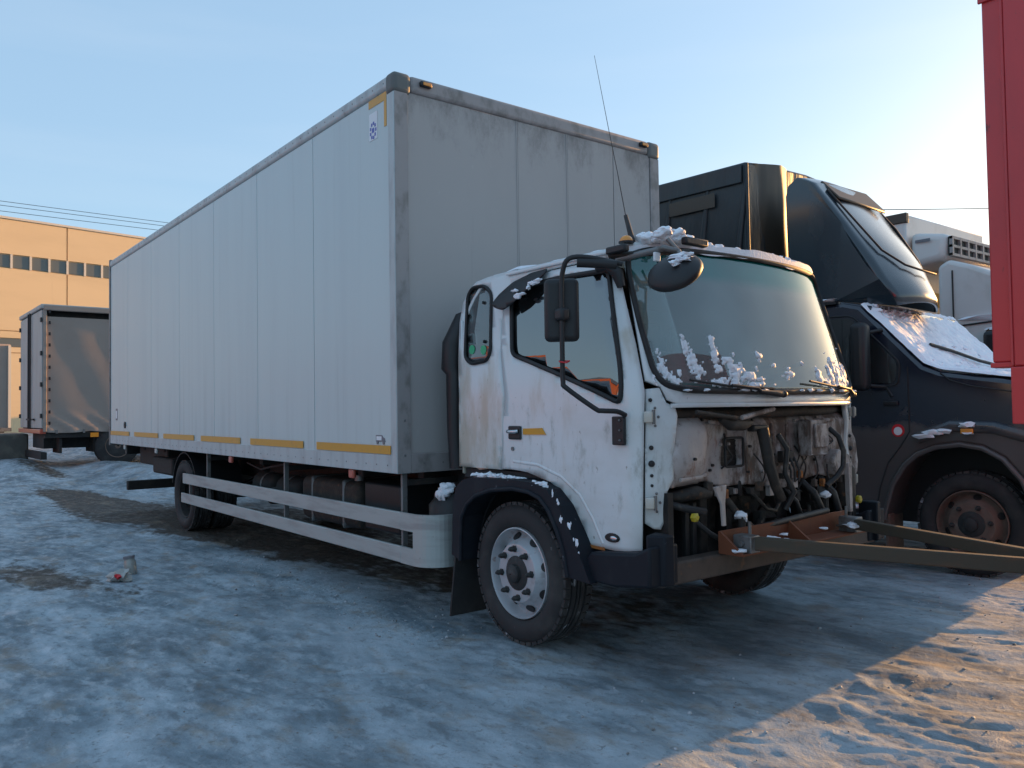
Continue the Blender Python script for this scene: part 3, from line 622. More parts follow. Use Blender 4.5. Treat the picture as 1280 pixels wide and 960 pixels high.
# --- wheels
def make_wheel(cx, y0, side=1, dish=False, rim_m='rim_silver', parent=None, r=.41, w=.235, hub_big=True, nn=8):
    """y0: outer face; side=1 faces -Y, -1 faces +Y"""
    s = side; c = (cx, y0, r+.002)
    k = r/.41
    prof = [(.035, .262), (.016, .275), (.0, .30), (-.004, .335), (.004, .37), (.022, .392), (.036, .401)]
    tr = [(.036, .401), (.044, .405), (.060, .408), (.062, .396), (.070, .396), (.072, .409), (.098, .41), (.100, .397), (.110, .397), (.112, .41)]
    tr += [(w-h, rr) for h, rr in reversed(tr)]
    W_ = [(s*h, rr*k) for h, rr in prof]; Wi = [(s*(w-h), rr*k) for h, rr in reversed(prof)]
    ax = lambda P, o=c, n=48: MB().lathe(P, o, 'y', n)
    hubp = [(.17, .01), (.17, .14), (.10, .16), (.07, .155), (.055, .14)] if dish else [(.10, .01), (.10, .10), (.03, .105), (.005, .10), (-.004, .085), (-.008, .055), (-.03, .052), (-.040, .040), (-.042, .004)]
    wh = obj('wheel', ax([(s*h, rr*k) for h, rr in hubp], c, 28), 'hub_grime', parent, smooth=40)
    obj('tyre', ax(W_+[(s*h, rr*k) for h, rr in tr]+Wi+[(s*w*.8, .258*k), (s*w*.2, .258*k), (s*.035, .262*k)], c, 64), 'rubber', wh, smooth=28)
    # tread blocks: shoulder lugs as separate relief
    mb = MB()
    for i in range(46):
        a = 2*PI*i/46; da = 2*PI/46*.40
        for h0, h1 in ((.018, .058), (w-.058, w-.018)):
            P = []
            for hh in (h0, h1):
                for aa in (a-da, a+da):
                    for rr in (.392, .4115): P.append((c[0]+rr*k*math.cos(aa), c[1]+s*hh, c[2]+rr*k*math.sin(aa)))
            mb.add(P, [(0,1,3,2),(4,6,7,5),(0,4,5,1),(2,3,7,6),(1,5,7,3),(0,2,6,4)])
    mb.lathe([(s*h, (rr+.0008)*k) for h, rr in tr[4:-4]], c, 'y', 64)
    tb = obj('tread', mb, 'tread_rubber', wh, smooth=25); tb['kind'] = 'stuff'
    if dish: rp_ = [(.030, .262), (.022, .258), (.03, .246), (.11, .238), (.155, .225), (.165, .20), (.165, .12), (.17, .05)]
    else: rp_ = [(.028, .264), (.012, .262), (.010, .256), (.022, .249), (.060, .244), (.080, .232), (.072, .215), (.052, .197), (.018, .178), (.006, .168), (.004, .158), (.006, .10), (.02, .095)]
    obj('rim', ax([(s*h, rr*k) for h, rr in rp_], c, 56), rim_m, wh, smooth=32)
    # rim hand holes
    if not dish:
        mb = MB()
        for i in range(nn):
            a = 2*PI*(i+.35)/nn; rr = .2085*k; P = Vector((c[0]+rr*math.cos(a), c[1]+s*.0605, c[2]+rr*math.sin(a)))
            nrm = Vector((-.72*math.cos(a)*-1, -s*.69, -.72*math.sin(a)*-1))
            mb.cyl(P-nrm*.012, P+nrm*.006, .029*k, .029*k, 16)
        h = obj('hand_holes', mb, 'gasket', wh, smooth=40); h['kind'] = 'stuff'
    R_ = (.140 if not dish else .145)*k; h0 = .004 if not dish else .16
    lug = None
    for i in range(nn if hub_big else 0):
        a = 2*PI*(i+.12)/nn; P = (c[0]+R_*math.cos(a), c[1]+s*h0, c[2]+R_*math.sin(a))
        if lug is None:
            mb = MB(); mb.tube([(0, s*.006, 0), (0, -s*.006, 0), (0, -s*.008, 0), (0, -s*.03, 0), (0, -s*.045, 0)], [.021, .021, .0155, .0155, .008], 6)
            lug = obj('lug_nut', mb, 'hub_grime', wh, loc=P, smooth=30); 
        else:
            l2 = lug.copy(); col.objects.link(l2); l2.location = P
    return wh
make_wheel(.9586, .225, 1, parent=T); make_wheel(.9586, 2.375, -1, parent=T)
make_wheel(-5.169, .12, 1, dish=True, rim_m='chassis_black', parent=T); make_wheel(-5.169, .12+.27, 1, dish=True, hub_big=False, parent=T)
make_wheel(-5.169, 2.48, -1, dish=True, parent=T); make_wheel(-5.169, 2.48-.27, -1, dish=True, hub_big=False, parent=T)
for y in (.13, 1.93): obj('rear_mudguard', MB().lathe([(0, .475), (0, .485), (.52, .485), (.52, .475), (0, .475)], (-5.169, y, .43), 'y', 16, R(12), R(168)), 'black_plastic', T, smooth=40)

# --- cab
A_, N_ = .30, 2.4
def CX(z): return 2.06 if z < 1.45 else 2.06-(z-1.45)*.29
def CH(z): return 1.03 if z < 1.4 else 1.03-.06*((z-1.4)/.8)**1.3
def S(u, z, d=0.0):
    x0 = CX(z)-A_; h = CH(z)
    if u <= 0: return (x0+u, 1.3-h-d, z)
    if u >= 2: return (x0-(u-2), 1.3+h+d, z)
    t_ = u*PI/2; c_, s_ = math.cos(t_), math.sin(t_)
    ca, sa = math.copysign(abs(c_)**(2/N_), c_), abs(s_)**(2/N_)
    nx, ny = sa**(N_-1)/A_, -math.copysign(abs(ca)**(N_-1), ca)/h; q_ = math.hypot(nx, ny)
    return (x0+A_*sa+d*nx/q_, 1.3-h*ca+d*ny/q_, z)
CC = (1.2, 1.3, 1.5)
def Sm(P, k): return [(u if k == 0 else 2-u, z) for u, z in P]
door_o = [(-.976, 1.005), (-.914, 1.712), (-.86, 1.90), (-.80, 2.02), (-.70, 2.10), (-.351, 2.150), (.10, 2.150), (.185, 2.12), (.215, 2.054), (.243, 1.687), (.240, 1.441), (.225, 1.16), (.210, .841), (.202, .655), (.185, .635), (.109, .632), (-.177, .639), (-.231, .632), (-.278, .746), (-.377, .865), (-.521, .952), (-.732, .999), (-.882, 1.008)]
door_w = rounded([(-.735, 2.035), (-.801, 1.69), (-.416, 1.553), (.028, 1.385), (.075, 1.566), (.125, 2.085), (-.292, 2.098), (-.62, 2.088)], .04)
rear_o = [(-1.435, .999), (-1.43, 1.45), (-1.385, 1.69), (-1.323, 1.935), (-1.26, 2.06), (-1.18, 2.14), (-1.09, 2.185), (-.95, 2.20), (-.60, 2.205), (.27, 2.205), (.268, 2.17), (.195, 2.163), (-.351, 2.162), (-.708, 2.112), (-.81, 2.028), (-.872, 1.905), (-.926, 1.712), (-.988, 1.0)]
quarter = rounded([(-1.195, 2.10), (-1.135, 2.15), (-1.00, 2.148), (-.935, 2.09), (-1.02, 1.72), (-1.07, 1.668), (-1.24, 1.655), (-1.30, 1.70)], .035)
ws_h = rounded([(.300, 2.165), (.285, 2.05), (.300, 1.80), (.330, 1.545), (.385, 1.475), (.52, 1.447), (1.0, 1.437), (1.48, 1.447), (1.615, 1.475), (1.67, 1.545), (1.70, 1.80), (1.715, 2.05), (1.70, 2.165), (1.55, 2.205), (1.0, 2.222), (.45, 2.205)], .05)
def zroof(u): return 2.205+.052*max(0, 1-abs(1-u)**3)
fr_o = [(.26, 1.50), (.275, 2.0), (.262, 2.205)]+[(u, zroof(u)) for u in [.3+.1*i for i in range(15)]]+[(1.738, 2.205), (1.725, 2.0), (1.74, 1.50), (1.70, 1.40), (1.62, 1.362), (1.5, 1.372), (.47, 1.372), (.40, 1.40), (.36, 1.47)]
for k in (0, 1):
    d = sheet('cab_door', panel(Sm(door_o, k), [Sm(door_w, k)], lambda u, z: S(u, z, .006+.010*math.exp(-((z-1.27)/.03)**2)*0), .06), CC, 'cab_white', T, .03, smooth=40)
    if k == 0: DOOR = d
    ctr = (1.5, 1.3, 1.8)
    gasket = MB(); W3 = [S(u, z, .010) for u, z in resample(Sm(door_w, k), .05)]
    gasket.tube(W3, .014, 6, closed=True); obj('window_gasket', gasket, 'gasket', d, smooth=60)
    sheet('door_window', panel(Sm(door_w, k), [], lambda u, z: S(u, z, -.002), .08), CC, 'glass_side', d, .004, smooth=60)
    s = sheet('rear_side_panel', panel(Sm(rear_o, k), [Sm(quarter, k)], lambda u, z: S(u, z, 0), .06), CC, 'cab_white', T, .03, smooth=40)
    gk = MB(); gk.tube([S(u, z, .004) for u, z in resample(Sm(quarter, k), .04)], .012, 6, closed=True); obj('window_gasket', gk, 'gasket', s, smooth=60)
    qw = sheet('quarter_window', panel(Sm(quarter, k), [], lambda u, z: S(u, z, -.006), .08), CC, 'glass_quarter', s, .004, smooth=60)
    if k == 0:
        for (u, z) in ((-1.222, 1.748), (-1.10, 1.738)):
            p_ = S(u, z, -.003); obj('sticker', MB().lathe([(0, .002), (0, .030), (-.002, .030), (-.002, .002)], p_, 'y', 16), 'green_sticker', qw)
        for (u, z) in ((-1.035, 2.04), (-1.075, 1.79)): obj('window_catch', MB().ball(S(u, z, .0), .011, 8, 6), 'gasket', qw)
        obj('pillar_strip', MB().prism([(.66, 1.68), (.72, 1.68), (.76, 2.10), (.72, 2.10)], 'y', .38, .39), 'interior_grey', qw)
fr = sheet('windscreen_frame', panel(fr_o, [ws_h], lambda u, z: S(u, z, 0), .06), CC, 'cab_white', T, .03, smooth=40)
gk = MB(); gk.tube([S(u, z, .006) for u, z in resample(ws_h, .04)], .016, 6, closed=True); obj('windscreen_gasket', gk, 'gasket', fr, smooth=60)
sheet('windscreen', panel(ws_h, [], lambda u, z: S(u, z, -.003), .06), CC, 'glass_windscreen', T, .005, smooth=60)
# dark recess edge under the windscreen, then the bright cowl strip
obj('cowl_lip', MB().tube([S(u, 1.37, -.004) for u in [.42+.04*i for i in range(30)]], .012, 6), 'cab_white', T, smooth=60)
# roof
def roof(s_, v):
    h = CH(2.2)*1.0; xf = CX(2.2)-A_+A_*max(0, 1-abs(v)**N_)**(1/N_); xr = .325
    x = xr+min(s_, 1)*(xf-xr); back = min(1, max(0, (x-xr)/.36)); zb = 1.92+(2.205-1.92)*(1-(1-back)**2.4)
    ed = .05*(1-abs(v)**4)*(1-max(0, (.0))); front = 1-.0*s_
    z = zb+ed*(.35+.65*back)
    return (x, 1.3+v*CH(z), z)
ss = [0, .02, .05, .09, .14, .2, .27, .35, .5, .65, .8, .9, .96, 1]; vv = [math.sin(PI/2*(-1+i/12)) for i in range(25)]
sheet('cab_roof', MB().grid(roof, ss, vv), CC, 'cab_white', T, .02, smooth=50)
obj('cab_back', MB().box(.325, .345, .29, 2.31, .95, 1.95), 'cab_white', T, bevel=.01)
obj('roof_gutter', MB().tube([S(u, 2.185, .012) for u in [-.75+.05*i for i in range(20)]], .010, 6), 'cab_white', T, smooth=60)
fl = obj('cab_floor', MB().box(.33, 1.80, .31, 2.29, .93, .99), 'interior_dark', T)
obj('wheel_arch_liner', MB().lathe([(0, .47), (0, .485), (.55, .485), (.55, .47), (0, .47)], (.96, .31, .47), 'y', 18, R(5), R(175)), 'black_plastic', T, smooth=40)
obj('wheel_arch_liner', MB().lathe([(0, .47), (0, .485), (.55, .485), (.55, .47), (0, .47)], (.96, 1.74, .47), 'y', 18, R(5), R(175)), 'black_plastic', T, smooth=40)
# door furniture
h = obj('door_handle', MB().box(.868, .985, .250, .266, 1.185, 1.265), 'black_plastic', DOOR, bevel=.012)
obj('handle_grip', MB().tube([(.875, .245, 1.235), (.89, .232, 1.232), (.955, .232, 1.232), (.97, .245, 1.235)], .011, 8), 'chrome', DOOR, smooth=60)
obj('key_lock', MB().lathe([(0, .001), (0, .012), (-.006, .012), (-.006, .001)], (.90, .262, 1.13), 'y', 12), 'steel_grey', DOOR)
obj('amber_stripe', MB().prism([(1.0, 1.215), (1.0, 1.25), (1.172, 1.255), (1.205, 1.218)], 'y', .2585, .2625), 'amber_tape', DOOR)
def bevelled_at(u0, u1, z0, z1, d0, d1): 
    P = [S(u, z, d) for z in (z0, z1) for d, u in ((d0, u0), (d0, u1), (d1, u1), (d1, u0))]; return MB().hexa(P)
hb = obj('mirror_mount_lower', bevelled_at(-.012, .085, 1.175, 1.32, .007, .035), 'black_plastic', DOOR, bevel=.006)
for z in (1.20, 1.25, 1.30): obj('mount_bolt', MB().ball(S(.05, z, .037), .006, 8, 6), 'steel_grey', DOOR)
lens = obj('door_courtesy_lamp', MB().lathe([(0, .002), (0, 1), (-.010, .9), (-.012, .002)], (0, 0, 0), 'y', 16), 'gasket', DOOR, loc=(1.715, .262, .70))
lens.scale = (.052, 1, .024); obj('lamp_lens', MB().ball((.3, -.012, 0), (.5, .006, .5), 12, 8), 'chrome', lens)
obj('rusty_sill', MB().prism([(1.46, .632), (1.66, .628), (1.66, .642), (1.46, .650)], 'y', .2575, .262), 'rust_edge', DOOR)
# raised swage around the arch on the door
sw = [(-.12, .66), (-.19, .78), (-.29, .90), (-.44, .99), (-.64, 1.045), (-.86, 1.055)]
obj('door_swage', MB().tube([S(u-.0, z, -.004) for u, z in sw], .014, 8), 'cab_white', DOOR, smooth=70)
# wind deflector over the side window, dusted with snow
dfo = rounded([(-.865, 2.005), (-.83, 1.975), (-.76, 1.955), (-.66, 1.985), (-.50, 2.065), (-.37, 2.135), (-.36, 2.165), (-.52, 2.16), (-.68, 2.125), (-.80, 2.06)], .02)
def dfn(u, z): k_ = max(0, min(1, (2.17-z-.10*(-.36-u))/.12)); return S(u, z, .018+.055*k_**.7)
sheet('wind_deflector', panel(dfo, [], dfn, .03), CC, 'black_plastic', DOOR, .006, smooth=50)
# hinge pillar
pil = [(.252, 1.455), (.355, 1.462), (.40, 1.385), (.455, 1.365), (.463, 1.317), (.452, 1.25), (.445, 1.156), (.43, .996), (.39, .938), (.375, .86), (.367, .779), (.345, .748), (.30, .752), (.225, .781), (.232, .95), (.240, 1.16), (.25, 1.35)]
for k in (0, 1):
    hp = sheet('hinge_pillar', panel(Sm(pil, k), [], lambda u, z: S(u, z, -.02+.006*math.sin(z*21)), .03), CC, 'cab_white', T, .025, smooth=40)
    sg = 1 if k == 0 else -1
    for z in (1.315, .885):
        c0 = Vector(S(.265 if k == 0 else 1.735, z, .005))
        hg = obj('door_hinge', MB().box(-.022, .022, -.022, .022, -.028, .028), 'cab_white', hp, bevel=.005)
        hg.location = c0; hg.rotation_euler = (0, 0, sg*R(35))
        obj('hinge_pin', MB().cyl((.025, 0, -.036), (.025, 0, .036), .009, .009, 8), 'steel_grey', hg, smooth=50)
        for j, (du, dz) in enumerate(((.052, .045), (.052, -.045), (.075, .0))):
            obj('hinge_bolt', MB().ball(S(.265+du if k == 0 else 1.735-du, z+dz, -.012), .007, 8, 6), 'steel_grey', hp)
    for z, r0 in ((1.08, .017), (1.16, .012), (1.40, .01), (1.02, .009), (.97, .008)):
        obj('grommet', MB().ball(S(.285 if k == 0 else 1.715, z, -.012), (r0, r0, r0), 10, 8), 'gasket', hp)
# fenders
def arc_band(outer, inner): return outer+inner[::-1]
fo = [(.395, .455), (.405, .62), (.418, .79), (.455, .885), (.52, .930), (.62, .952), (1.03, .962), (1.20, .955), (1.32, .925), (1.42, .845), (1.52, .70), (1.60, .57), (1.655, .47)]
fi = [(.595, .42), (.600, .56), (.612, .69), (.66, .775), (.735, .835), (.86, .880), (1.03, .902), (1.17, .893), (1.27, .865), (1.345, .80), (1.41, .70), (1.455, .60), (1.485, .47)]
fi = [(a if a > .9 else a-.105*min(1, (1.0-a)/.4), z+.01) for a, z in fi]
for k, (y0, y1) in enumerate(((.155, .335), (2.265, 2.445))):
    mb = MB(); n = len(fo)
    for i in range(n-1):
        a, b, c2, e = fo[i], fo[i+1], fi[i+1], fi[i]
        mb.hexa([(a[0], y0, a[1]), (b[0], y0, b[1]), (c2[0], y0, c2[1]), (e[0], y0, e[1]), (a[0], y1, a[1]), (b[0], y1, b[1]), (c2[0], y1, c2[1]), (e[0], y1, e[1])])
    f = obj('fender', mb, 'fender_plastic', T, smooth=35)
    obj('fender_lip', MB().tube([(a, y0 if k == 0 else y1, b) for a, b in fi], .014, 8), 'fender_plastic', f, smooth=60)
    obj('mud_flap', MB().hexa([(.33, y0+.02, .055), (.345, y0+.02, .055), (.345, y0+.30, .055), (.33, y0+.30, .055), (.40, y0+.02, .46), (.415, y0+.02, .46), (.415, y0+.30, .46), (.40, y0+.30, .46)]), 'rubber', T)
    ya, yb = (.19, .40) if k == 0 else (2.20, 2.41)
    obj('step_valance', MB().prism([(1.50, .475), (1.62, .625), (1.93, .655), (2.03, .70), (2.03, .50), (1.90, .485), (1.80, .47)], 'y', ya, yb), 'fender_plastic', T, bevel=.015)
    obj('corner_panel', MB().prism([(1.97, ya+.04), (2.05, ya+.09), (2.06, ya+.15), (1.93, ya+.15)] if k == 0 else [(1.97, yb-.04), (2.05, yb-.09), (2.06, yb-.15), (1.93, yb-.15)], 'z', .50, .745), 'fender_plastic', T, bevel=.01)
obj('air_intake_snorkel', MB().tube([(.22, .33, .98), (.21, .32, 1.25), (.215, .32, 1.60), (.185, .32, 1.64), (.20, .32, 1.80), (.245, .36, 1.98), (.26, .42, 2.02)], [.055, .055, .06, .075, .075, .045, .02], 12), 'black_plastic', T, smooth=50)
# --- bare front: firewall and what hangs on it
def fw(y, z):
    b = mn.noise(Vector((y*2.2, z*2.4, 3)))*.035+mn.noise(Vector((y*7, z*7, 9)))*.012
    bulge = .055*math.exp(-((y-.61)/.12)**4-((z-1.14)/.17)**4)+.04*math.exp(-((y-2.02)/.12)**4-((z-1.20)/.16)**4)
    rib = .012*(abs((y*5) % 1-.5) < .12)
    return (1.90+b+bulge+rib-.10*max(0, (z-1.28)/.08), y, z)
def smoothpath(P, n=5):
    P = [Vector(p) for p in P]; out = []
    for i in range(len(P)-1):
        p0, p1, p2, p3 = P[max(i-1, 0)], P[i], P[i+1], P[min(i+2, len(P)-1)]
        for k in range(n):
            t_ = k/n; out.append(.5*((2*p1)+(p2-p0)*t_+(2*p0-5*p1+4*p2-p3)*t_*t_+(3*p1-p0-3*p2+p3)*t_**3))
    return out+[P[-1]]
fo2 = [(.44, 1.40), (2.24, 1.40), (2.30, 1.0), (2.26, .86), (2.05, .90), (1.85, .94), (1.45, .88), (1.2, .92), (1.05, .93), (.90, .92), (.80, .965), (.58, .955), (.48, .95), (.44, 1.0)]
FW = sheet('firewall', panel(fo2, [rounded([(.90, 1.19), (1.06, 1.19), (1.06, 1.035), (.90, 1.035)], .02, 2)], fw, .035), (1.0, 1.3, 1.2), 'cab_inner', T, .03, smooth=50)
obj('vent_opening', MB().box(1.775, 1.785, .99, 1.23, 1.0, 1.22), 'gasket', FW)
obj('vent_frame', MB().tube([(1.84, a, b) for a, b in rounded([(1.03, 1.19), (1.19, 1.19), (1.19, 1.035), (1.03, 1.035)], .015, 2)], .007, 6, closed=True), 'gasket', FW, smooth=60)
for k in range(5): obj('vent_slat', MB().box(1.787, 1.792, 1.03, 1.19, 1.055+.028*k, 1.063+.028*k), 'black_plastic', FW)
obj('recess_beam', MB().tube([(1.86, .42, 1.335), (1.90, .6, 1.33), (1.93, 1.3, 1.325), (1.90, 2.0, 1.33), (1.86, 2.2, 1.335)], .03, 8), 'engine_grime', T, smooth=60)
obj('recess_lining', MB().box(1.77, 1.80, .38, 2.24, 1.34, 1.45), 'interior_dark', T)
obj('wiper_motor', MB().tube([(1.89, .93, 1.30), (1.90, 1.0, 1.265), (1.91, 1.10, 1.26), (1.90, 1.17, 1.27)], [.02, .032, .03, .018], 12), 'engine_grime', FW, smooth=50)
obj('wiper_linkage', MB().tube([(1.93, 1.06, 1.30), (1.93, 1.35, 1.345)], .014, 8), 'cab_inner', FW, smooth=50)
obj('wiper_linkage', MB().tube([(1.92, .70, 1.335), (1.93, 1.02, 1.30)], .012, 8), 'engine_grime', FW, smooth=50)
# heater duct
obj('heater_duct', MB().tube([(1.89, 1.30, 1.235), (1.91, 1.30, 1.14), (1.92, 1.31, 1.04), (1.93, 1.35, .92), (1.92, 1.42, .84)], [.034, .034, .032, .028, .028], 10), 'engine_grime', FW, smooth=50)
obj('duct_flange', MB().box(1.83, 1.88, 1.24, 1.38, 1.22, 1.255), 'hose_rubber', FW, bevel=.006)
obj('coolant_hose', MB().tube([(1.92, 1.40, 1.20), (1.95, 1.44, 1.12), (1.94, 1.43, .98), (1.97, 1.47, .88), (1.93, 1.44, .78)], .016, 8), 'hose_rubber', FW, smooth=60)
# white box with frame
wb = obj('fuse_box', MB().box(1.82, 1.90, 1.745, 1.95, 1.06, 1.275), 'cab_inner', FW, bevel=.014)
obj('fuse_box_rim', MB().tube([(1.90, a, b) for a, b in ((1.755, 1.27), (1.755, 1.07), (1.94, 1.07))], .006, 6), 'cab_inner', wb, smooth=50)
obj('fuse_box_lid', MB().box(1.90, 1.915, 1.79, 1.93, 1.11, 1.25), 'cab_inner', wb, bevel=.006)
obj('rubber_hose', MB().tube([(1.88, 1.99, 1.22), (1.93, 2.01, 1.17), (1.95, 2.03, 1.08), (1.95, 2.02, .99), (1.94, 1.96, .93), (1.92, 1.88, .88)], .016, 10), 'hose_rubber', FW, smooth=60)
obj('relay_bracket', MB().box(1.83, 1.87, 1.52, 1.64, 1.035, 1.10), 'engine_grime', FW, bevel=.006)
for y in (1.55, 1.59, 1.63): obj('relay_wire', MB().tube([(1.87, y, 1.06), (1.90, y, .99), (1.89, y+.01, .92)], .006, 6), 'hose_rubber', FW, smooth=60)
obj('upright_bracket', MB().prism([(.80, .95), (.90, .955), (.885, .86), (.89, .745), (.865, .745), (.855, .86)], 'x', 1.93, 1.945), 'cab_inner', FW, bevel=.003)
obj('upright_bracket', MB().prism([(2.15, 1.0), (2.19, 1.0), (2.19, .70), (2.16, .70)], 'x', 1.88, 1.91), 'cab_inner', FW, bevel=.003)
obj('bracket_cluster', MB().prism([(2.02, 1.02), (2.10, 1.09), (2.22, 1.05), (2.28, .95), (2.24, .92), (2.08, .93)], 'x', 1.80, 1.88), 'cab_inner', FW, bevel=.01)
obj('washer_bottle', MB().lathe([(-.13, .01), (-.13, .055), (-.1, .065), (.1, .065), (.13, .04), (.13, .01)], (1.84, 2.22, .86), 'z', 14), 'engine_grime', FW, smooth=50)
obj('filler_cap', MB().lathe([(0, .001), (0, .024), (.02, .024), (.026, .014), (.026, .001)], (1.90, 2.26, .77), 'x', 8), 'yellow_cap', FW)
yc = obj('filler_cap', MB().lathe([(0, .001), (0, .022), (.02, .024), (.03, .012), (.03, .001)], (1.95, .62, .815), 'x', 6), 'yellow_cap', FW)
obj('intake_pipe', MB().tube([(1.72, .64, .90), (1.79, .70, .90), (1.83, .80, .915), (1.83, .90, .90)], [.025, .034, .036, .025], 12), 'engine_grime', FW, smooth=60)
obj('intake_pipe', MB().tube([(1.80, .64, .86), (1.86, .70, .84), (1.88, .80, .82)], .02, 8), 'hose_rubber', FW, smooth=60)
SHIFT = Vector((.10, -.13, 0))
for o_ in FW.children: o_.location += SHIFT
# pressed ribs, seam welds, bolts and loose wiring on the bare sheet
for (y0, z0, y1, z1) in ((1.12, 1.24, 1.12, .98), (1.38, 1.26, 1.38, .96), (1.55, 1.25, 1.55, 1.12), (.80, 1.28, 1.0, 1.26), (1.42, 1.02, 1.60, 1.02), (1.88, 1.27, 1.98, 1.27), (.52, .99, .80, 1.0)):
    P = [fw(y0+(y1-y0)*k/5, z0+(z1-z0)*k/5) for k in range(6)]; obj('pressed_rib', MB().tube([(p_[0]+.004, p_[1], p_[2]) for p_ in P], .010, 6), 'cab_inner', FW, smooth=60)
for k in range(26):
    y, z = rnd.uniform(.5, 2.15), rnd.uniform(.96, 1.30); p_ = fw(y, z); obj('bolt', MB().cyl((p_[0], y, z), (p_[0]+.014, y, z), .009, .008, 6), rnd.choice(('engine_grime', 'cab_inner', 'gasket')), FW)
for k in range(9):
    y = rnd.uniform(.7, 2.0); z = rnd.uniform(1.0, 1.25); p_ = fw(y, z); L_ = rnd.uniform(.12, .3)
    obj('loose_wire', MB().tube(smoothpath([(p_[0]+.01, y, z), (p_[0]+.05, y+rnd.uniform(-.06, .06), z-L_*.4), (p_[0]+.03, y+rnd.uniform(-.08, .08), z-L_*.7), (p_[0]+.01, y+rnd.uniform(-.05, .05), z-L_)], 4), rnd.uniform(.003, .006), 5), 'hose_rubber', FW, smooth=60)
for k in range(16):
    y = .72+.09*k+rnd.uniform(-.03, .03); z = rnd.uniform(.90, .98); w_, h_ = rnd.uniform(.02, .05), rnd.uniform(.02, .06); x_ = rnd.uniform(1.90, 1.95)
    obj('rusted_bracket', MB().box(x_, x_+.03, y, y+w_, z-h_, z), rnd.choice(('engine_grime', 'rust_edge', 'cab_inner', 'bumper_brown')), FW, bevel=.004)
# engine, radiator, tubes
eng = obj('engine_block', MB().box(1.15, 1.72, 1.0, 1.62, .48, .90), 'engine_grime', T, bevel=.04, seg=3)
obj('fan_shroud', MB().lathe([(0, .01), (0, .24), (.05, .27), (.10, .27), (.10, .22), (.04, .20), (.04, .01)], (1.72, 1.32, .70), 'x', 24), 'chassis_black', eng, smooth=40)
for k in range(7):
    a = 2*PI*k/7; obj('fan_blade', MB().add([(1.80, 1.32+.04*math.cos(a), .70+.04*math.sin(a)), (1.83, 1.32+.2*math.cos(a), .70+.2*math.sin(a)), (1.79, 1.32+.2*math.cos(a+.45), .70+.2*math.sin(a+.45)), (1.78, 1.32+.04*math.cos(a+.6), .70+.04*math.sin(a+.6))], [(0, 1, 2, 3)]), 'engine_grime', eng, solid=.004)
obj('radiator_side', MB().box(1.70, 1.86, .78, .84, .52, .92), 'chassis_black', T, bevel=.006)
obj('radiator_side', MB().box(1.70, 1.86, 1.86, 1.92, .52, .92), 'chassis_black', T, bevel=.006)
obj('radiator_core', MB().box(1.62, 1.68, .84, 1.86, .50, .88), 'chassis_black', T)
mb = MB()
for k in range(40): mb.box(1.681, 1.690, .86+.025*k, .862+.025*k, .52, .86)
x = obj('radiator_fins', mb, 'steel_grey', T); x['kind'] = 'stuff'
for i, P in enumerate([[(1.9, .95, .86), (1.97, 1.0, .74), (1.98, 1.1, .68), (1.92, 1.2, .66), (1.88, 1.3, .72)], [(1.88, 1.5, .90), (1.96, 1.53, .80), (1.95, 1.6, .70), (1.9, 1.62, .62)],
        [(1.88, 1.68, .92), (1.97, 1.70, .84), (1.98, 1.76, .74), (1.93, 1.80, .66)], [(1.85, 1.15, .92), (1.94, 1.17, .85), (1.95, 1.25, .78), (1.93, 1.36, .76), (1.9, 1.45, .8)],
        [(1.88, 1.90, .92), (1.96, 1.93, .82), (1.97, 1.96, .72), (1.96, 2.02, .62)], [(1.86, 2.05, .94), (1.94, 2.07, .84), (1.97, 2.10, .72), (1.95, 2.08, .60)],
        [(1.9, 1.4, .70), (1.97, 1.5, .66), (1.97, 1.65, .68), (1.9, 1.75, .75)], [(1.86, .66, .80), (1.95, .74, .70), (1.96, .86, .64), (1.93, .98, .66)]]):
    obj('engine_hose', MB().tube(P, (.020, .013, .020, .011, .022, .016, .012, .014)[i], 10), 'hose_rubber' if i % 3 else 'engine_grime', T, smooth=60)
for i in range(10):
    y = .95+.11*i+rnd.uniform(-.03, .03); z = rnd.uniform(.66, .88); h_ = rnd.uniform(.04, .09); w_ = rnd.uniform(.03, .06)
    obj('engine_fitting', MB().box(1.84, 1.90+rnd.uniform(0, .04), y, y+w_, z, z+h_), rnd.choice(('engine_grime', 'chassis_black', 'engine_grime', 'cab_inner')), T, bevel=.008)
obj('stabiliser_bar', MB().tube([(2.0, .98, .69), (2.02, 1.3, .715), (2.02, 1.75, .735)], .019, 10), 'hose_rubber', T, smooth=60)
obj('bay_side_wall', MB().box(1.62, 1.95, .42, .46, .50, .93), 'chassis_black', T); obj('bay_side_wall', MB().box(1.62, 1.95, 2.16, 2.20, .50, .93), 'chassis_black', T)
for y in (.60, .66): obj('radiator_strut', MB().box(1.88, 1.91, y, y+.03, .54, .86), 'chassis_black', T, bevel=.004)
# bumper beam and rusty channel
bb = obj('bumper_beam', MB().prism([(.29, .487), (.29, .600), (2.31, .600), (2.31, .487)], 'x', 1.93, 2.02), 'bumper_brown', T, bevel=.012)
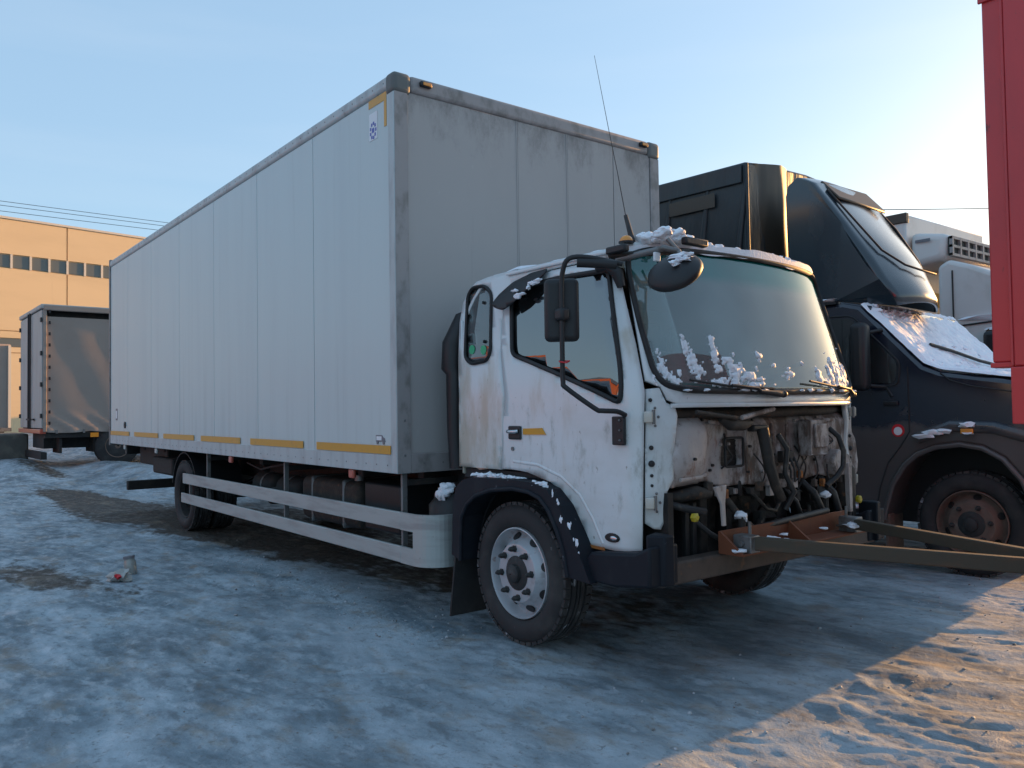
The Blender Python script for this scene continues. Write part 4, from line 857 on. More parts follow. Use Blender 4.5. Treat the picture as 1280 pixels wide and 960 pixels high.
# lower lip
obj('bumper_lip', MB().box(1.88, 1.93, .32, 2.28, .487, .50), 'bumper_brown', bb)
rc = obj('rusty_channel', MB().box(2.02, 2.03, .72, 1.96, .605, .72), 'rust_orange', T, bevel=.003)
obj('channel_flange', MB().box(2.03, 2.17, .72, 1.96, .605, .615), 'rust_orange', rc, bevel=.002)
obj('channel_gusset', MB().prism([(2.03, .615), (2.17, .615), (2.03, .72)], 'y', .72, .735), 'rust_orange', rc)
obj('channel_gusset', MB().prism([(2.03, .615), (2.17, .615), (2.03, .72)], 'y', 1.33, 1.345), 'rust_orange', rc)
for y in (.88, 1.82):
    obj('hook_bolt', MB().cyl((2.10, y, .59), (2.10, y, .76), .009, .009, 8), 'steel_grey', rc, smooth=40)
    obj('hook_plate', MB().box(2.06, 2.14, y-.05, y+.05, .642, .652), 'bumper_brown', rc, bevel=.003)
# wipers
for (u0, u1, zz) in ((.52, .98, 1.50), (1.10, 1.56, 1.50)):
    piv = Vector(S(u1, 1.425, .02)); tip = Vector(S(u0, 1.50, .03)); mid = Vector(S((u0+u1)/2+.1, 1.455, .04))
    w_ = obj('wiper_arm', MB().tube([piv, Vector(S(u1-.12, 1.437, .045)), mid, Vector(S((u0+u1)/2-.02, 1.472, .035))], [.018, .012, .010, .008], 8), 'black_plastic', T, smooth=50)
    obj('wiper_blade', MB().tube([tip, Vector(S((u0+u1)/2-.02, 1.468, .022)), Vector(S(u1-.04, 1.455, .022))], .007, 6), 'gasket', w_, smooth=50)
    obj('wiper_pivot', MB().ball(piv, (.024, .024, .02), 10, 8), 'black_plastic', w_, smooth=60)
# mirrors: tube frame, big mirror head, round close-view mirror
fr_pts = [(1.88, .20, 2.075), (1.78, .06, 2.11), (1.72, -.01, 2.105), (1.685, -.02, 2.05), (1.672, -.02, 1.95), (1.67, -.02, 1.60), (1.672, -.02, 1.495), (1.685, -.01, 1.465), (1.77, .10, 1.362), (1.79, .13, 1.35), (1.825, .20, 1.345), (1.835, .25, 1.325)]
MF = obj('mirror_frame', MB().tube(smoothpath(fr_pts, 4), .0125, 10), 'black_plastic', T, smooth=60)
obj('mirror_clamp', MB().box(1.635, 1.70, -.045, .012, 1.80, 1.865), 'black_plastic', MF, bevel=.015)
obj('mirror_sleeve', MB().tube([(1.745, .02, 2.085), (1.80, .09, 2.08), (1.87, .17, 2.07)], .024, 10), 'black_plastic', MF, smooth=50)
obj('mirror_mount_upper', MB().tube([S(.05, 2.105, .03), S(.15, 2.11, .045), S(.20, 2.06, .045), S(.21, 1.99, .03)], [.03, .036, .032, .022], 10), 'black_plastic', MF, smooth=50)
obj('cable_tie', MB().tube([(1.655, -.03, 1.60), (1.68, -.045, 1.595), (1.70, -.02, 1.59), (1.69, .01, 1.60)], .004, 6, closed=True), 'red_plain', MF)
mh = obj('mirror_head', MB().box(-.088, .088, -.03, .03, -.160, .160), 'black_plastic', T, bevel=.028, seg=4); mh.location = Vector((1.625, .02, 1.86))-Vector(T['off']); mh.rotation_euler = (0, 0, R(46))
obj('mirror_glass', MB().box(-.075, .075, .0302, .032, -.145, .145), 'chrome', mh)
# round mirror on arm
obj('front_mirror_arm', MB().tube([S(.21, 2.14, .02), (1.96, .42, 2.165), (2.0, .48, 2.15), (2.08, .43, 2.07), (2.12, .38, 2.05)], [.018, .017, .016, .014, .012], 8), 'steel_grey', T, smooth=60)
rm = obj('round_mirror', MB().lathe([(-.012, .002), (-.012, .098), (0, .105), (.02, .098), (.04, .07), (.052, .03), (.054, .001)], (0, 0, 0), 'z', 24), 'black_plastic', T, smooth=50)
rm.location = Vector((2.10, .335, 2.01))-Vector(T['off']); rm.rotation_euler = (R(42), R(16), 0); rm.scale = (1.32, 1.32, 1.2)
obj('bracket_plate', MB().box(1.925, 1.94, .375, .415, 2.10, 2.145), 'sticker_white', T, bevel=.002)
obj('mirror_bracket', MB().tube([S(.16, 2.165, .03), (1.94, .44, 2.15), (1.99, .58, 2.155)], .016, 8), 'engine_grime', T, smooth=60)
obj('mirror_bracket', MB().tube([(1.93, .48, 2.225), (1.99, .53, 2.13)], .012, 8), 'steel_grey', T, smooth=60)
obj('box_lamp', MB().box(1.66, 1.80, .30, .34, 2.165, 2.205), 'black_plastic', T, bevel=.01)
obj('box_lamp', MB().box(1.90, 1.94, .62, .80, 2.215, 2.255), 'black_plastic', T, bevel=.008)
# beacon and antenna
bc = obj('beacon_lamp', MB().lathe([(0, .001), (0, .042), (.008, .042), (.008, .038)], (1.70, .42, 2.235), 'z', 18), 'black_plastic', T)
obj('beacon_dome', MB().ball((1.70, .42, 2.243), (.036, .036, .034), 18, 8, top=True), 'amber_lens', bc, smooth=60)
an = obj('antenna', MB().tube([(1.70, .47, 2.20), (1.69, .475, 2.26), (1.65, .47, 2.40)], [.022, .016, .011], 10), 'hose_rubber', T, smooth=60)
obj('antenna_whip', MB().tube([(1.65, .47, 2.40), (1.595, .47, 2.65), (1.535, .47, 2.90), (1.485, .47, 3.12), (1.433, .47, 3.35)], [.0026, .0022, .0018, .0015, .0012], 6), 'wire', an)
# interior
obj('dashboard', MB().prism([(1.35, 1.0), (1.66, 1.0), (1.74, 1.38), (1.74, 1.44), (1.50, 1.42), (1.38, 1.30)], 'y', .36, 2.24), 'interior_grey', T, bevel=.03)
sw_ = obj('steering_wheel', MB().lathe([(.0, .19), (.012, .202), (.0, .214), (-.012, .202), (.0, .19)], (0, 0, 0), 'z', 32), 'interior_beige', T, smooth=60)
sw_.location = Vector((1.42, 1.82, 1.42))-Vector(T['off']); sw_.rotation_euler = (0, R(38), 0)
obj('wheel_spoke', MB().box(-.2, .2, -.018, .018, -.03, -.01), 'interior_dark', sw_, bevel=.008); obj('wheel_boss', MB().ball((0, 0, -.03), (.06, .06, .03), 12, 8), 'interior_dark', sw_, smooth=60)
obj('steering_column', MB().cyl((0, 0, -.03), (.0, 0, -.35), .035, .05, 10), 'interior_dark', sw_)
for y0 in (.42, 1.55):
    st = obj('seat', MB().box(.75, 1.22, y0, y0+.5, 1.0, 1.20), 'seat_brown', T, bevel=.05, seg=3)
    obj('seat_back', MB().hexa([(.66, y0, 1.16), (.80, y0, 1.16), (.80, y0+.5, 1.16), (.66, y0+.5, 1.16), (.55, y0+.04, 1.78), (.66, y0+.04, 1.78), (.66, y0+.46, 1.78), (.55, y0+.46, 1.78)]), 'seat_brown', st, bevel=.04, seg=3)
    obj('head_rest', MB().box(.53, .62, y0+.13, y0+.37, 1.80, 1.98), 'seat_brown', st, bevel=.03, seg=3)
obj('rear_trim', MB().box(.33, .35, .33, 2.27, 1.0, 1.95), 'interior_grey', T); obj('headliner', MB().box(.45, 1.70, .36, 2.24, 2.10, 2.12), 'interior_beige', T)
obj('door_trim', MB().box(.80, 1.75, .305, .335, 1.0, 1.38), 'interior_grey', T); obj('door_trim', MB().box(.80, 1.75, 2.265, 2.295, 1.0, 1.38), 'interior_grey', T)
obj('bundle_on_dash', MB().lump((1.62, .85, 1.50), (.16, .16, .12), 5, sub=2), 'seat_brown', T, smooth=70)

# ---------------------------------------------------------------- snow resting on the truck
def snowobj(name, mb, label, m='snow', **k): return tag(obj(name, mb, m, smooth=70), label, kind='stuff')
CL = ((.40, 1.56, .035, .06), (.45, 1.50, .04, .03), (.335, 1.53, .02, .04), (.555, 1.67, .018, .05), (.575, 1.60, .028, .05), (.60, 1.545, .045, .035), (.49, 1.54, .012, .03), (.70, 1.69, .014, .04), (.705, 1.63, .022, .05), (.70, 1.56, .018, .03),
      (.77, 1.60, .035, .035), (.80, 1.555, .05, .04), (.86, 1.52, .05, .035), (.74, 1.485, .10, .025), (.88, 1.48, .06, .02), (.93, 1.63, .012, .025), (.98, 1.59, .012, .02), (1.03, 1.55, .025, .03), (1.21, 1.53, .02, .05), (1.26, 1.50, .04, .03),
      (1.33, 1.55, .03, .06), (1.38, 1.60, .035, .05), (1.43, 1.56, .05, .07), (1.49, 1.52, .06, .05), (1.55, 1.55, .03, .07), (1.40, 1.48, .14, .022), (1.60, 1.52, .025, .08), (1.12, 1.60, .008, .015))
def wfield(u, z):
    b = 0
    for (cu, cz, a, h_) in CL:
        e = ((u-cu)/a)**2+((z-cz)/h_)**2
        if e < 9: b = max(b, math.exp(-e*.6))
    n = mn.noise(Vector((u*30, z*24, 2)))*.55+mn.noise(Vector((u*85, z*60, 6)))*.55
    return b*1.0+n*1.0-.67
mb = MB(); du, dz = .0065, .0065; nu, nz2 = int(1.38/du), int(.36/dz); F = {}
for a in range(nu+1):
    for b in range(nz2+1): F[a, b] = wfield(.29+a*du, 1.445+b*dz)
ids = {}
def vid(a, b):
    if (a, b) not in ids:
        f_v = F[a, b]; ids[a, b] = len(mb.v); mb.v.append(S(.29+a*du+.3*du*mn.noise(Vector((a*.9, b*.9, 1))), 1.445+b*dz, -.004+min(.012, max(0, f_v)*.03+.0045 if f_v > 0 else 0)))
    return ids[a, b]
for a in range(nu):
    for b in range(nz2):
        k4 = (F[a, b], F[a+1, b], F[a+1, b+1], F[a, b+1])
        if max(k4) > 0: mb.f.append((vid(a, b), vid(a+1, b), vid(a+1, b+1), vid(a, b+1)))
snowobj('windscreen_snow', mb, 'frozen clumps of snow stuck low on the windscreen above the wipers', 'snow_crust')
mb = MB()
for k in range(26):
    u = .45+k*.05
    if rnd.random() < .6: mb.lump(S(u, 1.447, .02), (.014, rnd.uniform(.015, .04), rnd.uniform(.005, .012)), 40+k, .7)
snowobj('wiper_snow', mb, 'crumbly snow lying along the wipers at the foot of the windscreen', 'snow_crust')
mb = MB()
for k in range(55):
    t_ = rnd.random(); x, y = 1.79+rnd.uniform(-.07, .07), .52+t_*.40
    s_ = rnd.uniform(.018, .040)*(1.0 if t_ < .6 else .7); mb.lump((x, y, 2.25+rnd.uniform(0, .03)*(1.2 if t_ < .5 else .6)), (s_*1.2, s_*1.2, s_*.75), 60+k, .3, 3)
snowobj('roof_corner_snow', mb, 'lumpy pile of snow on the cab roof corner beside the aerial')
def rsn(s_, v):
    x, y, z = roof(s_, v); n = mn.noise(Vector((x*3, y*3, 0)))*.6+mn.noise(Vector((x*9, y*9, 5)))*.3+.35
    e = min(1, s_/.3)*min(1, (1-abs(v))/.02)
    f = max(0, s_-1)*10; return (x+.012*(s_ > .97)-.0*f, 1.3+(y-1.3)*.99, z-.008+.038*max(.12, n)*e-.052*f)
mb = MB().grid(rsn, [i/40 for i in range(4, 41)]+[1.04, 1.08, 1.1], [-.99+.033*i for i in range(61)])
snowobj('cab_roof_snow', mb, 'thin blanket of snow over the white cab roof')
mb = MB()
for k in range(12): u = .85+k*.065+rnd.uniform(-.02, .02); P = S(u, zroof(u)+.022, -.03); mb.lump(P, (.02, rnd.uniform(.012, .035), rnd.uniform(.006, .014)), 90+k, .6)
snowobj('roof_edge_snow', mb, 'little snow humps along the front edge of the cab roof')
mb = MB()
for (x, y, sx, sy, sz) in ((.62, .22, .09, .05, .018), (.72, .24, .12, .05, .022), (.86, .24, .10, .045, .015), (.97, .25, .07, .03, .010), (1.20, .20, .09, .035, .014), (1.28, .18, .06, .03, .012)):
    
    for j in range(7): dx, dy = rnd.uniform(-1, 1)*sx*.7, rnd.uniform(-1, 1)*sy*.6; mb.lump((x+dx, y+dy, .958 if x < 1.1 else .948-(x-1.2)*.25), (sx*rnd.uniform(.2, .5), sy*rnd.uniform(.3, .7), sz*rnd.uniform(.4, 1)), int(x*50)+j, .8)
for k in range(9): x = 1.40+.022*k; mb.lump((x+rnd.uniform(-.03, .03), .154, .90-(x-1.4)*1.5+rnd.uniform(-.03, .03)), (rnd.uniform(.003, .010), .003, rnd.uniform(.004, .022)), 300+k, .9)
snowobj('fender_snow', mb, 'strips of snow on the black front fender under the door')
mb = MB().lump((.10, .33, .835), (.05, .045, .045), 7, .4, 3).lump((.06, .30, .80), (.04, .03, .045), 8, .4, 3)
snowobj('canister_snow', mb, 'cap of snow on the black canister behind the front wheel')
mb = MB().lump((2.12, .355, 2.092), (.06, .035, .016), 3, .6, 3).lump((2.155, .325, 2.068), (.035, .028, .014), 4, .7, 3).lump((2.15, .28, 2.045), (.018, .03, .012), 6, .7, 3)
snowobj('round_mirror_snow', mb, 'dab of snow on top of the round mirror')
mb = MB()
for k in range(7): P = S(-.62+.04*k+rnd.uniform(-.02, .02), 2.04+.010*k+rnd.uniform(-.03, .03), .075); mb.lump(P, (rnd.uniform(.015, .04), .012, rnd.uniform(.008, .016)), 120+k, .7)
snowobj('deflector_snow', mb, 'streaks of snow on the black wind deflector over the side window')
mb = MB()
for (x, y, s_) in ((2.10, .90, .03), (2.12, 1.05, .03), (2.09, 1.2, .02), (2.22, 1.02, .028), (2.13, .74, .03), (2.0, .93, .03), (2.16, 1.78, .04), (1.96, 1.85, .04), (2.12, 1.55, .02)):
    mb.lump((x, y, .66 if y > .8 else .63), (s_, s_*1.2, s_*.35), int(y*90), .5)
mb.lump((2.0, .95, .775), (.03, .04, .025), 31, .5); obj_ = obj('snow_peg', MB().cyl((2.0, .95, .62), (2.0, .95, .77), .02, .02, 8), 'engine_grime', T)
obj('snow_peg', MB().cyl((1.95, 1.85, .62), (1.95, 1.85, .80), .02, .02, 8), 'engine_grime', T); mb.lump((1.95, 1.85, .815), (.03, .05, .018), 32, .5)
snowobj('channel_snow', mb, 'small dabs of snow on the rusty channel at the nose of the truck')

# ---------------------------------------------------------------- tow bar
TB = thing('tow_bar', 'rusty olive A-frame tow bar reaching from the white truck nose towards the red truck', 'tow bar', (2.6, 1.3, 0))
APX = Vector((3.42, 1.33, .60))
def beam(p0, p1, w, h):
    p0, p1 = Vector(p0), Vector(p1); d = (p1-p0).normalized(); s_ = d.cross(Vector((0, 0, 1))).normalized()*w/2; u = Vector((0, 0, h/2))
    P = [p0-s_-u, p1-s_-u, p1+s_-u, p0+s_-u, p0-s_+u, p1-s_+u, p1+s_+u, p0+s_+u]; return MB().hexa(P)
b1_ = obj('arm', beam((2.12, .83, .66), APX+Vector((0, 0, .045)), .05, .068), 'towbar_olive', TB, bevel=.006)
b2_ = obj('arm', beam((2.12, 1.84, .66), APX+Vector((-.02, .06, .06)), .05, .060), 'towbar_olive', TB, bevel=.006)
obj('coupling_eye', MB().lathe([(-.03, .06), (.03, .06), (.03, .10), (-.03, .10), (-.03, .06)], (3.50, 1.34, .63), 'z', 20), 'steel_grey', TB, smooth=30)
obj('hinge_plate', MB().box(2.06, 2.17, .79, .87, .61, .70), 'steel_grey', TB, bevel=.006); obj('hinge_plate', MB().box(2.06, 2.17, 1.80, 1.88, .61, .70), 'steel_grey', TB, bevel=.006)
obj('hinge_pin', MB().cyl((2.12, .77, .66), (2.12, .90, .66), .014, .014, 10), 'steel_grey', TB); obj('hinge_pin', MB().cyl((2.12, 1.78, .66), (2.12, 1.91, .66), .014, .014, 10), 'steel_grey', TB)

# ================================================================ DARK TARPAULIN TRUCK (local frame: x forward, y=0 wheel face)
DT = thing('tarpaulin_truck', 'dark navy bonneted truck with black tarpaulin body and roof fairing beside the white truck', 'truck', (1.88, 4.02, 0), off=False, rz=R(4))
arch = [(.46, .45), (.44, .62), (.38, .78), (.26, .93), (.12, 1.01), (-.04, 1.035), (-.22, 1.01), (-.36, .95), (-.46, .86), (-.56, .70), (-.62, .50), (-.64, .40)]
prof = [(-1.60, .52), (-1.60, 2.14), (-1.45, 2.24), (-.95, 2.24), (-.80, 2.20), (-.30, 1.665), (-.17, 1.61), (.33, 1.53), (.50, 1.46), (.55, 1.30), (.57, .90), (.57, .45)]+arch+[(-.74, .40), (-.76, .52)]
cab = obj('cab_body', MB().prism(prof, 'y', -.06, 2.02), 'navy_paint', DT, bevel=.035, seg=3)
obj('wheel_arch_lip', MB().tube([(x, -.07, z) for x, z in arch], .022, 8), 'navy_paint', cab, smooth=60)
obj('wheel_well', MB().box(-.66, .48, .30, 1.66, .35, 1.05), 'gasket', cab)
obj('door_gap', MB().tube([(-.42, -.062, 1.66), (-.42, -.062, 1.13), (-.50, -.062, 1.0), (-.60, -.062, .87), (-.67, -.062, .66), (-.70, -.062, .50)], .005, 6), 'gasket', cab)
obj('side_window', MB().prism(rounded([(-1.45, 2.12), (-.88, 2.10), (-.50, 1.70), (-.52, 1.53), (-1.45, 1.56)], .05), 'y', -.066, -.058), 'glass_dark', cab)
obj('window_surround', MB().tube([(x, -.063, z) for x, z in rounded([(-1.47, 2.14), (-.87, 2.12), (-.48, 1.70), (-.50, 1.51), (-1.47, 1.54)], .05)], .008, 6, closed=True), 'gasket', cab)
obj('door_handle', MB().box(-.62, -.50, -.085, -.06, 1.345, 1.385), 'black_plastic', cab, bevel=.01)
s = obj('round_sticker', MB().lathe([(0, .002), (0, .052), (-.003, .052), (-.003, .002)], (-.51, -.061, 1.14), 'y', 24), 'red_plain', cab)
obj('sticker_centre', MB().lathe([(0, .002), (0, .034), (-.003, .034), (-.003, .002)], (-.51, -.0645, 1.135), 'y', 20), 'sticker_white', s)
obj('hood_gap', MB().tube([(-.17, -.063, 1.60), (-.10, -.063, 1.54), (.05, -.063, 1.49), (.56, -.063, 1.40)], .006, 6), 'gasket', cab)
obj('fender_swell', MB().tube([(-.36, -.045, 1.08), (-.10, -.05, 1.18), (.20, -.05, 1.17), (.50, -.045, 1.08)], .05, 10), 'navy_paint', cab, smooth=60)
obj('side_repeater', MB().box(-.02, .07, -.115, -.09, 1.12, 1.16), 'amber_lens', cab, bevel=.006)
obj('headlamp', MB().ball((.53, .16, 1.10), (.05, .13, .10), 14, 10), 'white_lens', cab, smooth=60); obj('headlamp', MB().ball((.53, 1.80, 1.10), (.05, .13, .10), 14, 10), 'white_lens', cab, smooth=60)
obj('front_bumper', MB().box(.50, .62, -.04, 2.0, .42, .70), 'black_plastic', cab, bevel=.03)
obj('running_board', MB().box(-1.5, -.76, -.05, .25, .42, .47), 'black_plastic', DT, bevel=.01)
obj('board_bracket', MB().box(-.80, -.62, -.02, .10, .33, .44), 'rim_rusty', DT, bevel=.01)
obj('mud_flap', MB().box(-.66, -.64, .0, .30, .12, .45), 'rim_rusty', DT)
mm = obj('door_mirror', MB().box(-.80, -.66, -.30, -.16, 1.47, 2.04), 'black_plastic', DT, bevel=.05, seg=4)
obj('mirror_stay', MB().tube([(-.72, -.20, 1.95), (-.62, -.06, 1.98)], .015, 8), 'black_plastic', mm); obj('mirror_stay', MB().tube([(-.72, -.20, 1.52), (-.60, -.06, 1.50), (-.55, -.06, 1.42)], .015, 8), 'black_plastic', mm)
obj('sun_visor', MB().hexa([(-1.0, -.02, 2.20), (-.72, -.02, 2.14), (-.72, 1.98, 2.14), (-1.0, 1.98, 2.20), (-1.0, -.02, 2.26), (-.74, -.02, 2.20), (-.74, 1.98, 2.20), (-1.0, 1.98, 2.26)]), 'navy_paint', cab, bevel=.015)
# fairing
def fsec(t_):      # cross-section along the slope, t 0 top .. 1 nose
    xs = -1.30+1.02*t_; zs = 3.40-1.16*t_-.10*math.sin(t_*PI)*-1
    return xs, zs
fm = MB(); rows = []
for (xa, za, ya, yb) in ((-1.50, 3.40, .06, 1.42), (-1.40, 3.46, .05, 1.43), (-1.27, 3.38, .04, 1.43), (-.98, 2.96, .02, 1.36), (-.77, 2.62, .0, 1.26), (-.66, 2.42, .01, 1.16), (-.58, 2.29, .05, 1.04), (-.55, 2.19, .10, .96)):
    n = 12; row = []
    for k in range(n+1):
        v = k/n; y = ya+(yb-ya)*v; e = 1-(2*v-1)**2; crown = .05*e; row.append((xa+(.10 if za < 2.9 else .03)*e, y, za+crown))
    rows.append(row)
vs_ = [q_ for r0 in rows for q_ in r0]; n = 13
fs_ = [(i*n+k, i*n+k+1, (i+1)*n+k+1, (i+1)*n+k) for i in range(len(rows)-1) for k in range(n-1)]
fs_.append(tuple(range((len(rows)-1)*n, len(rows)*n)) ) if 0 else None
FA = sheet('roof_fairing', MB().add(vs_, fs_), (-1.2, 1.0, 2.2), 'navy_fairing', DT, .03, smooth=50)
for k, yy in ((0, -1), (12, 1)):
    top = [rows[i][k] for i in range(len(rows))]
    pts = top+[(-1.05, .0 if k == 0 else 1.42, 2.27), (-1.49, .02 if k == 0 else 1.42, 2.40), (-1.52, .05 if k == 0 else 1.42, 3.30)]
    yo = [min(p_[1], p_[1]) for p_ in pts]
    obj('fairing_side', MB().add(pts, [tuple(range(len(pts)))]), 'navy_fairing', FA, solid=.01)
obj('fairing_groove', MB().tube([(-1.20, .22, 3.335), (-.72, .22, 2.70), (-.60, .40, 2.575), (-.555, .65, 2.545), (-.60, 1.08, 2.56)], .010, 6), 'gasket', FA, smooth=60)
obj('fairing_panel', MB().hexa([(-1.30, .28, 3.43), (-1.12, .26, 3.235), (-1.10, 1.20, 3.235), (-1.28, 1.16, 3.45), (-1.285, .28, 3.45), (-1.105, .26, 3.255), (-1.085, 1.20, 3.255), (-1.265, 1.16, 3.47)]), 'tarp_brown', FA, bevel=.01)
obj('fairing_floor', MB().add([(-.55, .12, 2.185), (-.55, .94, 2.185), (-.9, 1.42, 2.29), (-1.5, 1.42, 2.40), (-1.5, .02, 2.40), (-1.05, .0, 2.28)], [(0, 1, 2, 3, 4, 5)]), 'navy_fairing', FA, solid=.01)
obj('fairing_edge_strip', MB().tube([(-1.36, 1.30, 3.50), (-1.03, 1.27, 3.08), (-.80, 1.20, 2.72), (-.70, 1.12, 2.53)], .012, 6), 'gasket', FA, smooth=60)
# tarpaulin body
tb = obj('tarpaulin_body', MB().prism([(-.06, .95), (-.06, 3.70), (.3, 3.745), (1.1, 3.79), (1.9, 3.77), (2.42, 3.70), (2.42, .95)], 'x', -7.6, -1.86), 'tarp_dark', DT, bevel=.03)
def tfront(y, z):
    zt = 3.69+.09*(1-((y-1.2)/1.25)**2); g_ = max(0, min(1, (y-.50)/.35)); drop = (3.7-z)
    x = -1.87+.13*min(y, .55)-.10*g_+.018*math.sin(y*9+z*1.1)*min(1, drop)+.020*mn.noise(Vector((y*3, z*1.2, 2)))+.010*mn.noise(Vector((y*9, z*2.5, 7)))
    return (x, y, min(z, zt))
obj('tarpaulin_front', MB().grid(tfront, [-.05+.041*i for i in range(61)], [.96+.05*i for i in range(57)]), 'tarp_brown', tb, smooth=60)
obj('tarp_corner_seam', MB().tube([(-1.84, -.07, .95), (-1.85, -.07, 3.68)], .016, 8), 'tarp_dark', tb, smooth=60)
obj('top_flap', MB().box(-7.5, -1.9, -.085, -.062, 3.50, 3.68), 'tarp_dark', tb, bevel=.008)
obj('tarp_window', MB().box(-2.75, -2.2, -.09, -.086, 3.32, 3.46), 'tarp_brown', tb, bevel=.002)
for k in range(9):   # folds hanging in the tarpaulin side
    x = -2.0-.42*k+rnd.uniform(-.05, .05); obj('tarp_fold', MB().tube([(x+.12, -.055, 3.66), (x+.06, -.062, 3.2), (x-.04, -.062, 2.5), (x-.1, -.055, 1.6)], [.012, .03, .035, .012], 8), 'tarp_dark', tb, smooth=70)
obj('chassis_rail', MB().box(-7.3, .4, .60, .68, .50, .70), 'chassis_black', DT); obj('chassis_rail', MB().box(-7.3, .4, 1.30, 1.38, .50, .70), 'chassis_black', DT)
def wheel_local(x, y, side, dt=DT):
    w_ = make_wheel(x, y, side, rim_m='rim_rusty', parent=dt, nn=6, hub_big=True); return w_
wheel_local(0, 0, 1); wheel_local(0, 1.96, -1); wheel_local(-5.2, 0.0, 1); wheel_local(-5.2, 1.96, -1)
obj('antenna', MB().tube([(-1.28, .12, 2.60), (-1.22, .10, 2.40), (-1.10, .06, 2.16)], .005, 6), 'wire', DT)
obj('snowy_rail', MB().box(-1.7, -1.0, -.09, -.03, 2.235, 2.26), 'black_plastic', DT)
c_, s_4 = math.cos(R(4)), math.sin(R(4))
def L2W(x, y, z): return (1.88+x*c_-y*s_4, 4.02+x*s_4+y*c_, z)
mb = MB().lump(L2W(-1.35, -.06, 2.275), (.35, .03, .015), 3, .4); snowobj('rail_snow', mb, 'thin line of snow on the rail behind the white truck windscreen')
# snow on its windscreen and bonnet
def dsn(s_, y):
    P = [(-.80, 2.215), (-.30, 1.685), (-.17, 1.63), (.33, 1.55), (.52, 1.47)]; ln = [0, .73, .87, 1.38, 1.58]; l_ = s_*1.56
    for i in range(4):
        if l_ <= ln[i+1]: break
    f = (l_-ln[i])/(ln[i+1]-ln[i]); x = P[i][0]+(P[i+1][0]-P[i][0])*f; z = P[i][1]+(P[i+1][1]-P[i][1])*f
    n = mn.noise(Vector((x*5, y*5, 1)))*.5+mn.noise(Vector((x*14, y*14, 4)))*.4+mn.noise(Vector((x*32, y*30, 4)))*.25
    e = min(1, y/.05+.2)*min(1, (1-s_)/.05+.0); d = (.022+.030*(n+.3))*e-.006
    wob = .02*mn.noise(Vector((s_*9, 3, 3))); return L2W(x+d*.6, y-.045+wob*(y < .1), z+d*.8)
ys_ = [i*.016 for i in range(128)]
mb = MB().grid(dsn, [i/110 for i in range(111)], ys_)
for k in range(60):
    s_, y = rnd.random()**2*.12+.01, rnd.uniform(.1, .9); P = dsn(s_, y); r0 = rnd.uniform(.012, .035); mb.lump(P, (r0, r0, r0*.6), 500+k, .5)
for k in range(90):
    s_, y = rnd.uniform(.3, .95), rnd.uniform(.1, 1.6); P = dsn(s_, y); r0 = rnd.uniform(.01, .03); mb.lump(P, (r0, r0, r0*.5), 600+k, .5, 1)
snowobj('bonnet_snow', mb, 'crusty snow covering the windscreen and bonnet of the dark navy truck')
obj('wiper', MB().tube([(-.42, .42, 1.865), (-.36, .75, 1.815), (-.27, 1.15, 1.735), (-.20, 1.5, 1.69)], .014, 6), 'gasket', DT)
mb = MB()
for (x, z, a, b) in ((-.30, 1.10, .09, .02), (-.22, 1.13, .07, .022), (-.14, 1.14, .05, .018), (.02, 1.19, .055, .025), (.03, 1.125, .045, .010)): mb.lump(L2W(x, -.10, z), (a, .03, b), int(x*70)+40, .5)
snowobj('arch_snow', mb, 'bits of snow clinging above the front wheel arch of the dark truck')
mb = MB().lump(L2W(-1.1, .02, .485), (.32, .10, .035), 9, .3); snowobj('step_snow', mb, 'ridge of snow on the running board of the dark truck')

# ================================================================ RED TRUCK BODY (near, right edge)
RT = thing('red_truck', 'tall red steel truck body cut off by the right edge of the photo', 'truck', (6.5, 1.3, 0))
obj('side_panel', MB().box(3.662, 9.2, .085, .12, 1.476, 2.73), 'red_paint', RT, bevel=.005)
obj('corner_post', MB().box(3.595, 3.655, .10, .19, 1.49, 2.73), 'red_paint', RT, bevel=.006)
obj('post_shoe', MB().box(3.590, 3.660, .095, .19, 1.474, 1.49), 'red_paint', RT, bevel=.003)
obj('post_rib', MB().tube([(3.657, .09, 1.48), (3.657, .09, 2.73)], .005, 8), 'red_paint', RT, smooth=60)
obj('top_lip', MB().box(3.588, 3.66, .090, .10, 2.652, 2.675), 'red_paint', RT, bevel=.002)
obj('side_skirt', MB().box(3.654, 9.2, .078, .19, 1.296, 1.474), 'red_paint', RT, bevel=.004)
obj('rear_panel', MB().box(3.605, 3.65, .19, 2.42, 1.49, 2.70), 'red_paint', RT)
obj('corner_post', MB().box(3.595, 3.655, 2.42, 2.51, 1.49, 2.73), 'red_paint', RT, bevel=.006)
for z in (1.7, 2.2): obj('rear_rib', MB().box(3.57, 3.605, .2, 2.4, z, z+.1), 'red_paint', RT, bevel=.006)
obj('bed_floor', MB().box(3.66, 9.2, .12, 2.48, 1.30, 1.40), 'chassis_black', RT)
obj('side_panel', MB().box(3.662, 9.2, 2.48, 2.515, 1.476, 2.73), 'red_paint', RT)
for x in (4.3, 5.1, 5.9, 6.7, 7.5, 8.3): obj('side_rib', MB().box(x, x+.09, .05, .085, 1.48, 2.73), 'red_paint', RT, bevel=.006)
for y in (.85, 1.65): obj('chassis_rail', MB().box(3.7, 10.4, y, y+.09, .95, 1.28), 'chassis_black', RT)
obj('tow_crossbar', MB().box(3.72, 3.85, .9, 1.7, .60, .72), 'chassis_black', RT, bevel=.01)
for y in (.88, 1.66): obj('crossbar_hanger', MB().box(3.74, 3.83, y, y+.05, .70, .97), 'chassis_black', RT)
obj('tow_hitch', MB().box(3.46, 3.73, 1.28, 1.40, .57, .69), 'steel_grey', RT, bevel=.01)
